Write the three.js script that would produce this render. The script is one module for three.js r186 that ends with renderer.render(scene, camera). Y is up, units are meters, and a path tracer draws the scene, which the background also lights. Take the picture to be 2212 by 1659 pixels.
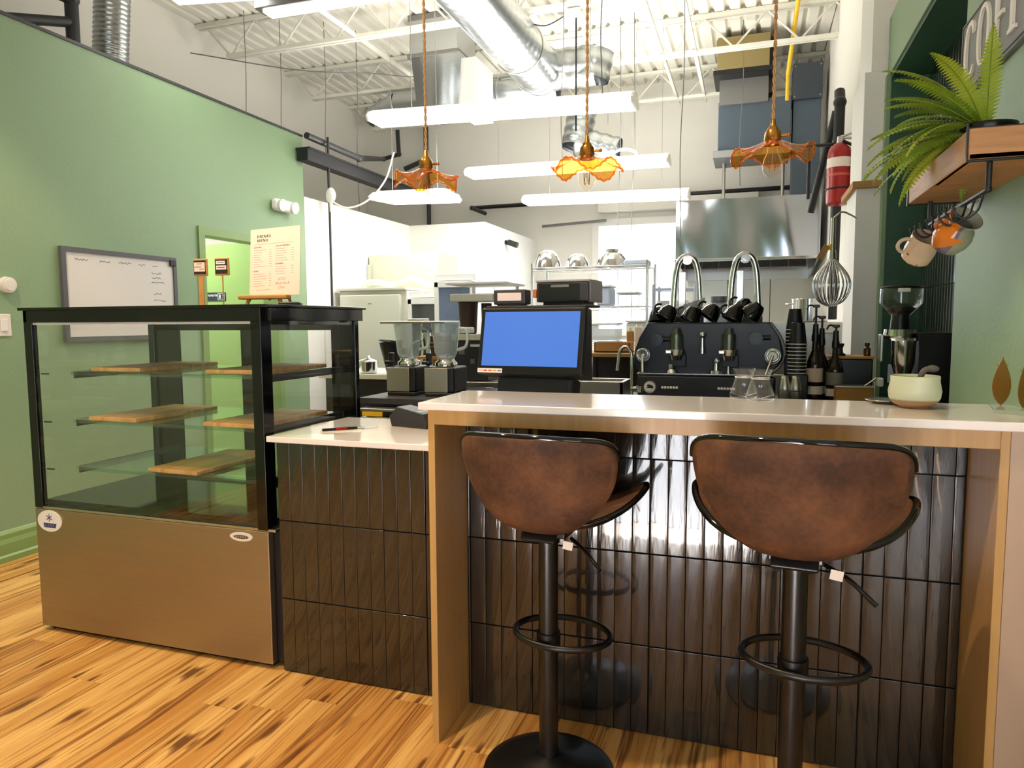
import * as THREE from 'three';
import { RoundedBoxGeometry } from 'three/addons/geometries/RoundedBoxGeometry.js';
import { mergeGeometries } from 'three/addons/utils/BufferGeometryUtils.js';
import { FontLoader } from 'three/addons/loaders/FontLoader.js';
import { TextGeometry } from 'three/addons/geometries/TextGeometry.js';
import { RectAreaLightUniformsLib } from 'three/addons/lights/RectAreaLightUniformsLib.js';

// ---------- camera, sky, exposure ----------
const scene = new THREE.Scene();
const camera = new THREE.PerspectiveCamera(56.66, 2212 / 1659, 0.05, 60);
camera.position.set(0, 1.29, 0);
camera.rotation.set(-0.0863657, 0.3240117, -0.005524, 'YXZ');
scene.background = new THREE.Color(0.86, 1.0, 1.22);          // overcast sky
scene.backgroundIntensity = 7;
const sun = new THREE.DirectionalLight(new THREE.Color(1, .97, .93), 90);   // comes in through the glazed door behind the camera
sun.position.set(-.9, 4.8, 10); sun.castShadow = true; sun.shadow.mapSize.set(2048, 2048); Object.assign(sun.shadow.camera, { left: -8, right: 8, top: 8, bottom: -8, near: .1, far: 40 }); scene.add(sun, sun.target);
const renderer = new THREE.WebGLRenderer({ antialias: true });
renderer.toneMapping = THREE.LinearToneMapping;
renderer.toneMappingExposure = 1.0;
renderer.shadowMap.enabled = true;
RectAreaLightUniformsLib.init();
const TUBE = [1.0, 0.965, 0.9], TUBE_RADIANCE = 21;            // kitchen fluorescents
const WARM = [1.0, 0.78, 0.5], WARM_CANDELA = 18;             // front-of-house bulbs
const ROOM_RADIANCE = 26;                                      // washroom ceiling panel

// ---------- helpers ----------
const PI = Math.PI;
function rng(s) { return () => { s |= 0; s = s + 0x6D2B79F5 | 0; let t = Math.imul(s ^ s >>> 15, 1 | s); t = t + Math.imul(t ^ t >>> 7, 61 | t) ^ t; return ((t ^ t >>> 14) >>> 0) / 4294967296; }; }
const rnd = rng(11), rr = (a, b) => a + (b - a) * rnd();
const E3 = new THREE.Euler(), Q3 = new THREE.Quaternion(), M4 = new THREE.Matrix4();
function pl(g, x = 0, y = 0, z = 0, rx = 0, ry = 0, rz = 0) {
  M4.compose(new THREE.Vector3(x, y, z), Q3.setFromEuler(E3.set(rx, ry, rz)), new THREE.Vector3(1, 1, 1));
  return g.applyMatrix4(M4);
}
const box = (w, h, d, ...p) => pl(new THREE.BoxGeometry(w, h, d), ...p);
const b2 = (x0, x1, y0, y1, z0, z1) => box(x1 - x0, y1 - y0, z1 - z0, (x0 + x1) / 2, (y0 + y1) / 2, (z0 + z1) / 2);
const rb = (w, h, d, r, ...p) => pl(new RoundedBoxGeometry(w, h, d, 2, Math.min(r, w / 2.01, h / 2.01, d / 2.01)), ...p);
const r2 = (x0, x1, y0, y1, z0, z1, r = .004) => rb(x1 - x0, y1 - y0, z1 - z0, r, (x0 + x1) / 2, (y0 + y1) / 2, (z0 + z1) / 2);
const cyl = (r1, r2_, h, x, y, z, rx, ry, rz, n = 24, open = false) => pl(new THREE.CylinderGeometry(r1, r2_, h, n, 1, open), x, y, z, rx, ry, rz);
const sph = (r, x, y, z, sx = 1, sy = 1, sz = 1, n = 20) => pl(new THREE.SphereGeometry(r, n, Math.ceil(n * .7)).scale(sx, sy, sz), x, y, z);
const tor = (R, r, x, y, z, rx, ry, rz, n = 40, arc = 2 * PI) => pl(new THREE.TorusGeometry(R, r, 10, n, arc), x, y, z, rx, ry, rz);
const V = (a) => new THREE.Vector3(...a);
const tube = (pts, r, n = 24, m = 8, closed = false) => new THREE.TubeGeometry(new THREE.CatmullRomCurve3(pts.map(V), closed, 'centripetal'), n, r, m, closed);
function rod(a, b, r, n = 10) {                                // straight bar between two points
  const A = V(a), B = V(b), d = B.clone().sub(A), g = new THREE.CylinderGeometry(r, r, d.length(), n);
  Q3.setFromUnitVectors(new THREE.Vector3(0, 1, 0), d.clone().normalize());
  return g.applyMatrix4(M4.compose(A.add(B).multiplyScalar(.5), Q3, new THREE.Vector3(1, 1, 1)));
}
const pipe = (pts, r, n = 12) => { const gs = []; for (let i = 1; i < pts.length; i++) { gs.push(rod(pts[i - 1], pts[i], r, n)); if (i < pts.length - 1) gs.push(sph(r * 1.25, ...pts[i], 1, 1, 1, 12)); } return gs; };
const lat = (p, n = 32, ...q) => pl(new THREE.LatheGeometry(p.map(a => new THREE.Vector2(a[0], a[1])), n), ...q);
const frame = (x0, x1, y0, y1, w, z0, z1) => [b2(x0, x0 + w, y0, y1, z0, z1), b2(x1 - w, x1, y0, y1, z0, z1), b2(x0 + w, x1 - w, y1 - w, y1, z0, z1), b2(x0 + w, x1 - w, y0, y0 + w, z0, z1)];
const shape = (pts) => { const s = new THREE.Shape(); pts.forEach((p, i) => i ? s.lineTo(p[0], p[1]) : s.moveTo(p[0], p[1])); return s; };
const ext = (pts, d, bev = 0, ...q) => pl(new THREE.ExtrudeGeometry(Array.isArray(pts) ? shape(pts) : pts, { depth: d, bevelEnabled: bev > 0, bevelSize: bev, bevelThickness: bev, bevelSegments: 2, curveSegments: 16 }), ...q);
function merge(gs) {
  gs = (Array.isArray(gs) ? gs : [gs]).map(g => { g = g.index ? g.toNonIndexed() : g; for (const k of Object.keys(g.attributes)) if (!['position', 'normal', 'uv'].includes(k)) g.deleteAttribute(k); if (!g.attributes.uv) g.setAttribute('uv', new THREE.BufferAttribute(new Float32Array(g.attributes.position.count * 2), 2)); return g; });
  return gs.length > 1 ? mergeGeometries(gs) : gs[0];
}
function metric(g) {                                           // uv in metres, by the way each face points
  const p = g.attributes.position, n = g.attributes.normal, u = new Float32Array(p.count * 2);
  for (let i = 0; i < p.count; i += 3) {
    let a = 0, b = 0, c = 0; for (let k = 0; k < 3; k++) { a += Math.abs(n.getX(i + k)); b += Math.abs(n.getY(i + k)); c += Math.abs(n.getZ(i + k)); }
    for (let k = 0; k < 3; k++) { const j = i + k, x = p.getX(j), y = p.getY(j), z = p.getZ(j); u[2 * j] = a > b && a > c ? z : x; u[2 * j + 1] = b >= a && b >= c ? z : y; }
  }
  g.setAttribute('uv', new THREE.BufferAttribute(u, 2)); return g;
}
function mesh(name, gs, mat, parent = scene) {
  let g = merge(gs); if (mat.userData.metric) g = metric(g);
  const m = new THREE.Mesh(g, mat); m.name = name; m.castShadow = m.receiveShadow = true; parent.add(m); return m;
}
const used = {};
const numbered = (n) => { used[n] = (used[n] ?? -1) + 1; return used[n] ? n + '_' + String(used[n]).padStart(3, '0') : n; };
function tag(o, label, category, group) { o.userData.label = label; o.userData.category = category; if (group) o.userData.group = group; return o; }
function thing(name, label, category, pos = [0, 0, 0], turn = 0, group) {
  const o = new THREE.Group(); o.name = numbered(name); o.position.set(...pos); o.rotation.y = turn; scene.add(o); return tag(o, label, category, group);
}
function one(name, label, category, gs, mat, pos = [0, 0, 0], turn = 0, group) {
  const m = mesh(numbered(name), gs, mat); m.position.set(...pos); m.rotation.y = turn; return tag(m, label, category, group);
}
function struct(name, gs, mat) { const m = mesh(name, gs, mat); m.userData.kind = 'structure'; return m; }
function copy(o, pos, label, turn = 0) { const c = o.clone(); c.name = numbered(o.name.replace(/_\d+$/, '')); c.position.set(...pos); c.rotation.y = turn; c.userData = { ...o.userData }; if (label) c.userData.label = label; scene.add(c); return c; }

// ---------- textures ----------
function lattice(seed) { const r = rng(seed), t = new Float32Array(65536); for (let i = 0; i < 65536; i++) t[i] = r(); return t; }
const LT = lattice(5);
function vn(x, y, px, py, s = 0) {                             // value noise that repeats after px, py cells
  const xi = Math.floor(x), yi = Math.floor(y), f = x - xi, h = y - yi, a = f * f * (3 - 2 * f), b = h * h * (3 - 2 * h), w = (v, m) => ((v % m) + m) % m;
  const q = (i, j) => LT[(w(i, px) * 131 + w(j, py) * 7919 + s * 1013) & 65535];
  return (q(xi, yi) * (1 - a) + q(xi + 1, yi) * a) * (1 - b) + (q(xi, yi + 1) * (1 - a) + q(xi + 1, yi + 1) * a) * b;
}
const fbm = (u, v, fx, fy, o = 4, s = 0) => { let r = 0, a = .5; for (let i = 0; i < o; i++) { r += a * vn(u * fx, v * fy, fx, fy, s + i); fx *= 2; fy *= 2; a *= .5; } return r / (1 - Math.pow(.5, o)); };
function tex(w, h, fn, srgb = true, rx = 1, ry = 1) {
  const d = new Uint8Array(w * h * 4);
  for (let j = 0; j < h; j++) for (let i = 0; i < w; i++) { const c = fn(i / w, j / h), k = (j * w + i) * 4; for (let q = 0; q < 3; q++) d[k + q] = Math.max(0, Math.min(255, Array.isArray(c) ? c[q] : c)); d[k + 3] = 255; }
  const t = new THREE.DataTexture(d, w, h); t.wrapS = t.wrapT = THREE.RepeatWrapping; t.magFilter = THREE.LinearFilter; t.minFilter = THREE.LinearMipmapLinearFilter; t.generateMipmaps = true;
  if (srgb) t.colorSpace = THREE.SRGBColorSpace; t.repeat.set(rx, ry); t.needsUpdate = true; return t;
}
const mixc = (a, b, t) => a.map((v, i) => v + (b[i] - v) * t);
function canvas(w, h, draw) { const c = document.createElement('canvas'); c.width = w; c.height = h; draw(c.getContext('2d'), w, h); const t = new THREE.CanvasTexture(c); t.colorSpace = THREE.SRGBColorSpace; return t; }
const mat = (color, roughness = .6, metalness = 0, more = {}) => new THREE.MeshStandardMaterial({ color, roughness, metalness, ...more });
const phys = (o) => new THREE.MeshPhysicalMaterial(o);
const met = (m) => { m.userData.metric = true; return m; };

// ---------- materials ----------
const grainBump = tex(256, 256, (u, v) => 255 * fbm(u, v, 32, 32, 3, 9), false, 3, 3);
const wallBump = tex(256, 256, (u, v) => 255 * fbm(u, v, 64, 64, 2, 3), false, 2, 2);
const M = {
  green: met(mat('#89a47e', .55, 0, { bumpMap: wallBump, bumpScale: .0006 })),
  greenDark: met(mat('#2f5a41', .5, 0, { bumpMap: wallBump, bumpScale: .0006 })),
  greenTrim: mat('#7f9c5c', .4), greenDoor: mat('#a3c878', .5),
  white: mat('#e9e6df', .6), whiteWall: met(mat('#eeece6', .7, 0, { bumpMap: wallBump, bumpScale: .0004 })), beige: met(mat('#e4e1d8', .85, 0, { bumpMap: wallBump, bumpScale: .001 })), deck: mat('#ebe8dc', .7),
  joist: mat('#e4e2d6', .6), dark: mat('#17161a', .45), black: mat('#0b0b0d', .35), gloss: mat('#08080a', .08), navy: mat('#0d0e17', .42), charcoal: mat('#2c2b2e', .5), greyBlue: mat('#4d5a66', .55, .2), greyDuct: mat('#7b7a78', .5, .5), tanBox: mat('#8a7a4c', .7), pipeDark: mat('#3f3f40', .5, .3),
  galv: mat('#b9bdc0', .28, 1, { bumpMap: grainBump, bumpScale: .0006 }), chrome: mat('#d6d6d4', .12, 1), steel: mat('#c4c1ba', .28, 1), brass: mat('#b9823c', .25, 1), steelHood: mat('#b8bcc4', .16, 1),
  quartz: phys({ color: '#efe6e0', roughness: .16, clearcoat: .5, clearcoatRoughness: .05 }),
  plastic: mat('#f0efec', .4), offwhite: mat('#e8e4da', .5), cream: mat('#d9d7c6', .45), fridge: mat('#dcdccf', .35), greyPanel: mat('#a9ab9a', .5), paper: mat('#f2e3d6', .8), clearBin: phys({ color: '#eef2f4', roughness: .25, transmission: .55 }),
  glass: phys({ color: '#ffffff', roughness: .02, transmission: 1, thickness: 0, ior: 1.45 }), glassGreen: phys({ color: '#d9eee0', roughness: .03, transmission: .97, thickness: 0, ior: 1.5 }),
  amber: phys({ color: '#ffb648', roughness: .04, transmission: .93, thickness: 0, ior: 1.5, side: THREE.DoubleSide }), bulbGlass: phys({ color: '#fffaf2', roughness: .02, transmission: 1, thickness: 0, ior: 1.3 }),
  red: mat('#a01310', .3), yellow: mat('#e0b51e', .5), orange: mat('#c8662a', .5), brown: mat('#3a2317', .6), coffee: mat('#1d100a', .7), card: met(mat('#a87a3e', .8)), blueGrey: mat('#b9c3d6', .35), kraft: mat('#b58a52', .8), pine: mat('#c98f48', .5),
  lampWhite: mat('#f4f1ea', .5), tubeGlow: new THREE.MeshStandardMaterial({ color: '#ffffff', emissive: new THREE.Color(...TUBE), emissiveIntensity: 4 }), bulbGlow: new THREE.MeshStandardMaterial({ color: '#ffffff', emissive: new THREE.Color(...WARM), emissiveIntensity: 12 }),
  celadon: mat('#cfd2b4', .35), clay: mat('#b08a62', .7), fern: phys({ color: '#7e9a1e', roughness: .55, transmission: .25, thickness: 0, side: THREE.DoubleSide }), fernLight: phys({ color: '#a3b52c', roughness: .55, transmission: .25, thickness: 0, side: THREE.DoubleSide }), soil: mat('#15120d', .9),
  rubberWhite: mat('#e9e9e4', .5), signGrey: mat('#8c8c8c', .7), signWhite: mat('#efe9df', .6), pinkPanel: mat('#bba089', .34), pavement: mat('#b9b6ae', .9), navyCloth: mat('#20242e', .8),
};
// laminate of the bar panels
const oakTex = tex(256, 512, (u, v) => mixc([176, 132, 72], [206, 164, 102], fbm(u, v, 24, 2, 4, 2) * .75 + fbm(u, v, 3, 2, 2, 8) * .25), true, 2.2, 1);
M.oak = met(mat('#ffffff', .32, 0, { map: oakTex }));
const shelfTex = tex(256, 256, (u, v) => mixc([150, 100, 58], [206, 158, 108], fbm(u, v, 3, 30, 4, 21) * .7 + fbm(u, v, 3, 3, 3, 4) * .3), true, 2.5, 2.5);
M.shelfWood = met(mat('#ffffff', .55, 0, { map: shelfTex }));
const bambooTex = tex(256, 256, (u, v) => { const k = Math.floor(u * 14); return mixc([178, 128, 66], [222, 178, 110], .25 + .5 * LT[k * 37] + .35 * fbm(u, v, 56, 3, 3, 6) - .1); }, true, 3.5, 2);
M.bamboo = met(mat('#ffffff', .5, 0, { map: bambooTex }));
// suede-like upholstery
const suedeTex = tex(512, 512, (u, v) => { const a = fbm(u, v, 6, 6, 5, 31), b = fbm(u, v, 60, 60, 2, 12); return mixc([58, 33, 18], [118, 76, 44], (a - .5) * 1.5 + .5 + b * .3 - .15); }, true, 2.2, 2.2);
const suedeBump = tex(256, 256, (u, v) => 255 * fbm(u, v, 40, 40, 3, 14), false, 6, 6);
M.suede = met(phys({ color: '#ffffff', map: suedeTex, roughness: .75, bumpMap: suedeBump, bumpScale: .0006 }));
// brushed steel, brown of the reflected floor tinted into the base colour
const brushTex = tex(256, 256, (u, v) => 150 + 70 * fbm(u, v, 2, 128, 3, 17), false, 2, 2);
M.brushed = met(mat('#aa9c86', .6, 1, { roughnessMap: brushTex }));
// glazed tile strips: mottled dark brown and grey streaks down each strip, uneven glaze
const tileBump = tex(256, 256, (u, v) => 255 * (fbm(u, v, 5, 3, 2, 40) * .75 + fbm(u, v, 14, 10, 2, 41) * .25), false);
M.tiles = [0, 1, 2, 3, 4, 5].map(k => {
  const base = [[38, 34, 30], [31, 30, 29], [44, 38, 31], [28, 28, 29], [41, 38, 34], [35, 30, 25]][k], hi = [[58, 54, 48], [50, 49, 47], [64, 55, 43], [48, 49, 50], [62, 59, 53], [54, 46, 35]][k];
  return phys({ color: '#cfcfd4', map: tex(96, 192, (u, v) => mixc(mixc(base, hi, Math.pow(fbm(u, v, 5, 3, 4, 50 + k * 7), 1.2)), [20, 15, 11], Math.max(0, fbm(u, v, 4, 2, 3, 90 + k) - .55) * 2.4)), roughness: .17, clearcoat: 1, clearcoatRoughness: .03, bumpMap: tileBump, bumpScale: .0008 });
});
M.grout = mat('#1a1714', .9);
// acacia-look planks: one colour map for each of ten boards
M.planks = Array.from({ length: 10 }, (_, k) => {
  const r = rng(300 + k), light = [226, 178, 108], mid = [190, 132, 66], deep = [122, 72, 32], t0 = r();
  return mat('#ffffff', .27, 0, { map: tex(96, 512, (u, v) => {
    const w = u + .05 * Math.sin(v * 6.28 + k) + .08 * fbm(u, v, 2, 3, 2, 200 + k), s = fbm(w, v, 14, 2, 4, 120 + k * 11), b = fbm(w, v, 4, 1, 3, 170 + k * 5);
    let c = mixc(mixc(mid, light, Math.min(1, Math.max(0, b * 1.9 - .5 + (t0 - .5) * .9))), deep, Math.max(0, Math.min(1, (s - .56) * 4.2)) * .85);
    const kn = fbm(w, v, 6, 6, 2, 260 + k); if (kn > .72) c = mixc(c, [96, 56, 28], Math.min(.85, (kn - .72) * 6));
    return mixc(c, [96, 58, 28], Math.max(0, fbm(w, v, 40, 6, 2, 230 + k) - .62) * 1.6);
  }) });
});

// ================= the setting =================
{
  const fl = new THREE.Group(); fl.name = 'floor'; fl.userData.kind = 'structure'; scene.add(fl);
  mesh('subfloor', b2(-6, 3.5, -.12, -.012, -10.2, 5.2), mat('#6f6c66', .8), fl);
  const pg = merge(box(.1492, .012, 1.1992));
  for (let c = 0; c < 37; c++) {
    const off = rnd() * 1.2;
    for (let k = 0; k < 8; k++) {
      const m = new THREE.Mesh(pg, M.planks[Math.floor(rnd() * 10)]); m.name = 'plank'; m.castShadow = m.receiveShadow = true;
      m.position.set(-3.85 + .075 + c * .15, -.006, -4.2 + off + k * 1.2); m.rotation.y = rnd() < .5 ? PI : 0; fl.add(m);
    }
  }
  mesh('kitchen_tiles', b2(-6, 1.6, -.012, -.003, -10, -4.8), mat('#8c8880', .6), fl);
}
const deckY = 4.42;
{ // fluted steel roof deck, ribs along z
  const prof = []; for (let i = -1; i < 66; i++) { const x = -6.2 + i * .152; prof.push([x, 0], [x + .088, 0], [x + .106, .045], [x + .134, .045]); }
  const pos = [], z0 = -10.1, z1 = 5.1; for (let i = 0; i + 1 < prof.length; i++) { const [a, b] = prof[i], [c, d] = prof[i + 1]; pos.push(a, b, z0, c, d, z0, c, d, z1, a, b, z0, c, d, z1, a, b, z1); }
  const g = new THREE.BufferGeometry(); g.setAttribute('position', new THREE.Float32BufferAttribute(pos, 3)); g.translate(0, deckY, 0); g.computeVertexNormals();
  const ce = struct('ceiling', g, M.deck);
  mesh('roof_slab', b2(-6.2, 3.6, deckY + .06, deckY + .2, -10.2, 5.2), M.beige, ce);
}
struct('wall_left', [b2(-3.97, -3.85, 0, 2.95, -4.27, 4.7), b2(-3.97, -3.85, 2.0, 2.95, -5.22, -4.27), b2(-3.97, -3.85, 0, 2.95, -5.6, -5.22)], M.green);
struct('trim_1', b2(-3.975, -3.843, 2.95, 2.968, -5.605, 4.7), M.pipeDark);
struct('wall_outer_left', b2(-5.75, -5.6, 0, 4.5, -10, 5), M.beige);
{ // window in the back wall
  const w = struct('wall_back', [b2(-5.75, -2.04, 0, 4.5, -9.95, -9.8), b2(-.95, 1.6, 0, 4.5, -9.95, -9.8), b2(-2.04, -.95, 0, 1.15, -9.95, -9.8), b2(-2.04, -.95, 2.63, 4.5, -9.95, -9.8)], M.beige);
  const wi = struct('window_1', frame(-2.1, -.89, 1.1, 2.68, .09, -9.797, -9.74), M.white);
  mesh('pane', b2(-2.02, -.97, 1.16, 2.62, -9.88, -9.875), M.glass, wi);
  one('roller_shutter_box', 'pale roller shutter box above the bright back window', 'shutter box', r2(-2.0, .05, 2.76, 2.91, -9.8, -9.62, .01), M.offwhite);
}
// cold room and partition in the kitchen, up to 2.43 m
struct('wall_cold_room', [b2(-3.97, -3.85, 0, 2.43, -7.7, -5.605), b2(-3.97, -2.9, 0, 2.43, -7.82, -7.7), b2(-3.02, -2.9, 0, 2.43, -9.8, -7.82)], M.whiteWall);
// right-hand side: sign wall, tiled niche with bulkhead, then the kitchen wall
struct('wall_right', [b2(.68, .8, 0, 2.93, -2.92, -1.8), b2(.8, 3.2, 0, 2.93, -1.92, -1.8), b2(.68, .95, 2.62, 2.93, -4.5, -2.92)], M.green);
struct('wall_niche', [b2(.88, 1.0, 0, 2.93, -4.5, -2.92), b2(.69, .88, 0, 2.62, -4.5, -4.45)], M.greenDark);
struct('trim_2', [b2(.668, .69, 0, 2.62, -4.51, -4.445)], M.green);
struct('trim_3', b2(.69, .88, 2.6, 2.62, -4.45, -2.92), M.greenDark);
struct('wall_kitchen_right', [b2(.74, 1.0, 0, 4.5, -9.8, -4.5), b2(3.2, 3.4, 0, 4.5, -4.5, 5), b2(1.0, 3.2, 0, 4.5, -4.6, -4.5)], M.beige);
struct('trim_4', [b2(.545, .735, 0, 2.05, -4.95, -4.52), b2(.6, .735, 2.65, 4.42, -5.0, -4.52)], M.whiteWall);
{ const c = thing('bulkhead_box', 'white boxed casing with tan underside on the column beside the niche', 'casing', [0, 0, 0]);
  mesh('casing', r2(.565, .735, 2.07, 2.66, -5.0, -4.5, .004), M.whiteWall, c); mesh('underside', r2(.52, .735, 2.03, 2.068, -5.02, -4.48, .003), M.kraft, c); }
{ // shop front behind the camera: glazed door and window
  struct('wall_front', [b2(-5.75, -1.6, 0, 4.5, 4.7, 4.85), b2(-.35, 1.0, 0, 4.5, 4.7, 4.85), b2(2.8, 3.4, 0, 4.5, 4.7, 4.85), b2(1.0, 2.8, 0, .3, 4.7, 4.85), b2(1.0, 2.8, 2.4, 4.5, 4.7, 4.85), b2(-1.6, -.35, 2.3, 4.5, 4.7, 4.85)], M.green);
  const d = struct('door_1', frame(-1.6, -.35, 0, 2.3, .06, 4.74, 4.8), M.dark);
  mesh('pane', b2(-1.54, -.41, .06, 2.24, 4.767, 4.773), M.glass, d);
  const w = struct('window_2', frame(1.0, 2.8, .3, 2.4, .06, 4.74, 4.8), M.dark);
  mesh('pane', b2(1.06, 2.74, .36, 2.34, 4.767, 4.773), M.glass, w);
  one('entrance_mat', 'pale grey runner on the floor behind the camera, leading from the glazed door', 'mat', r2(-1.5, -.15, .0, .008, .5, 4.6, .003), mat('#aeb6c6', .8));
  struct('trim_5', b2(.9, 3.4, 2.5, 2.6, 4.86, 9.6), M.beige);   // unseen canopy, added to keep the sun out of the front window
  struct('ground', b2(-12, 10, -.2, -.13, 5.2, 20), M.pavement);
  struct('ground_back', b2(-12, 10, -.2, -.13, -25, -10.2), M.pavement);
}
{ // green baseboard with a stepped profile along the left wall
  const p = [[0, 0], [.03, 0], [.03, .03], [.02, .04], [.02, .1], [.012, .125], [.012, .15], [.004, .165], [0, .17]];
  struct('baseboard_left', ext(p.map(a => [a[0], a[1]]), 8.9, 0, -3.85, 0, -4.25), M.greenTrim);
}
// ---- washroom doorway in the left wall
{
  const d = struct('door_2', [b2(-3.98, -3.835, 0, 2.005, -4.33, -4.27), b2(-3.98, -3.835, 0, 2.005, -5.22, -5.16), b2(-3.98, -3.835, 1.945, 2.005, -5.16, -4.33)], M.greenTrim);
  const lf = mesh('door_leaf', b2(-4.76, -3.99, .01, 1.985, -5.22, -5.18), M.greenDoor, d);
  const st = canvas(256, 80, (c, w, h) => { c.fillStyle = '#2c3640'; c.fillRect(0, 0, w, h); c.fillStyle = '#f4f4f4'; c.font = 'bold 34px sans-serif'; c.fillText('Washroom', 14, 38); c.fillRect(14, 52, 26, 12); c.strokeStyle = '#f4f4f4'; c.lineWidth = 4; c.strokeRect(196, 10, 50, 60); c.fillRect(206, 20, 12, 40); c.beginPath(); c.arc(230, 40, 12, -1.5, 1.5); c.stroke(); });
  const sg = mesh('door_sign', box(.34, .075, .006, -4.56, 1.53, -5.177), mat('#ffffff', .5, 0, { map: st }), d);
  mesh('handle', [cyl(.011, .011, .05, -4.68, 1.0, -5.155, PI / 2), rod([-4.68, 1.0, -5.13], [-4.56, 1.0, -5.13], .009)], M.steel, d);
  struct('wall_washroom', [b2(-5.6, -3.97, 0, 2.5, -5.7, -5.6), b2(-5.6, -3.97, 0, 2.5, -3.3, -3.2), b2(-5.62, -5.58, 0, 2.5, -5.6, -3.2)], M.whiteWall);
  struct('ceiling_washroom', b2(-5.6, -3.97, 2.5, 2.56, -5.7, -3.2), M.white);
  const l = thing('washroom_ceiling_lamp', 'square white ceiling lamp inside the washroom beyond the doorway', 'lamp', [-4.75, 2.47, -4.5]);
  mesh('frame', r2(-.3, .3, -.01, .03, -.3, .3, .01), M.lampWhite, l); mesh('diffuser', r2(-.27, .27, -.02, -.008, -.27, .27, .004), M.tubeGlow, l);
  const a = new THREE.RectAreaLight(new THREE.Color(...TUBE), ROOM_RADIANCE, .54, .54); a.position.set(0, -.03, 0); a.rotation.x = -PI / 2; l.add(a);
}
// ---- steel joists under the deck
{
  const z = [-3.35, -4.85, -6.35, -7.85, -9.35], lab = ['white open-web steel joist nearest above the counter', 'white steel joist next above the long black light housing', 'white open-web steel joist passing in front of the square duct', 'white open-web steel joist above the first hanging lamp', 'white open-web steel joist along the back wall'];
  z.forEach((zz, i) => {
    const j = thing('roof_joist', lab[i], 'joist', [0, 4.04, zz], 0, 'white steel roof joists');
    mesh('top_chord', [b2(-5.6, 1.2, .335, .375, -.05, -.006), b2(-5.6, 1.2, .335, .375, .006, .05)], M.joist, j);
    mesh('bottom_chord', [b2(-5.22, 1.2, 0, .035, -.045, -.006), b2(-5.22, 1.2, 0, .035, .006, .045)], M.joist, j);
    for (let x = -5.5, k = 0; x < .9; x += .31, k++) mesh('web_bar', rod([x, k % 2 ? .02 : .35, 0], [x + .31, k % 2 ? .35 : .02, 0], .011, 6), M.joist, j);
  });
  [[-3.72, 'white steel bridging bar at the left under the joists'], [-2.66, 'white steel bridging bar beside the square duct'], [-.95, 'white steel bridging bar between round duct and tan duct'], [-.62, 'white bridging bar nearest the tan duct']].forEach(([x, l]) =>
    one('bridging_bar', l, 'bar', [b2(-.022, .022, 0, .006, -9.6, -3), b2(.016, .022, -.04, 0, -9.6, -3)], M.joist, [x, 4.085, 0], 0, 'bridging bars'));
}

// ================= ducts, pipes and lamps overhead =================
function ribbed(r, len, step, amp = .03) { const p = []; for (let y = 0; y <= len + 1e-6; y += step / 4) p.push([r * (1 + amp * Math.sin(y / step * 2 * PI)), y]); return p; }
{ // main spiral duct running back from above the camera, with an elbow at its end
  const d = thing('spiral_duct', 'large round spiral duct running back along the ceiling', 'duct', [-2.13, 3.86, 0]);
  mesh('duct_run', lat(ribbed(.235, 6.9, .12, .006), 40, 0, 0, -7.2, PI / 2, 0, 0), M.galv, d);
  mesh('end_collar', tor(.238, .014, 0, 0, -7.2, 0, 0, 0), M.galv, d);
  mesh('elbow', [lat(ribbed(.2, .5, .16, .03), 12, .1, .02, -7.35, 0, 0, -PI / 2), sph(.235, 0, 0, -7.3, 1, 1, .8), lat(ribbed(.19, .3, .14, .04), 12, .52, -.12, -7.35, 0, 0, -.2)], M.galv, d);
  for (const z of [-2.2, -4.4, -6.6]) mesh('hanger_strap', [tor(.24, .006, 0, 0, z), rod([0, .24, z], [0, .55, z], .006)], M.steel, d);
}
{ const d = thing('cross_duct', 'round galvanized branch duct crossing behind the square duct', 'duct', [0, 3.83, -7.75]);
  mesh('duct_run', lat(ribbed(.15, 2.0, .3, .004), 32, -4.0, .0, 0, 0, 0, -PI / 2), M.galv, d);
  mesh('elbow', [lat([[.15, 0], [.165, .02], [.15, .06], [.13, .16], [.155, .18], [.13, .22], [.1, .36], [.12, .38], [.06, .44]], 10, -4.0, 0, 0, 0, 0, PI / 2 + .25)], M.galv, d);
  mesh('collar', [tor(.155, .012, -3.55, 0, 0, 0, PI / 2, 0), tor(.155, .012, -2.72, 0, 0, 0, PI / 2, 0)], M.galv, d); }
{ const d = thing('square_duct', 'square sheet metal duct drop with angled transition near the ceiling', 'duct', [-3.1, 0, -7.1]);
  mesh('upper_box', r2(-.29, .24, 4.02, 4.415, -.25, .25, .008), M.galv, d); mesh('flange', r2(-.31, .26, 3.99, 4.03, -.27, .27, .005), M.greyDuct, d); mesh('flange', r2(-.3, .25, 4.36, 4.41, -.26, .26, .005), M.greyDuct, d);
  const t = new THREE.CylinderGeometry(.375, .32, .5, 4, 1); mesh('transition', pl(t, .0, 3.75, 0, 0, PI / 4, 0), M.galv, d);
  mesh('side_panel', r2(.2, .42, 3.42, 3.95, -.3, .2, .005), mat('#d7d8d4', .4, .5), d); }
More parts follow.
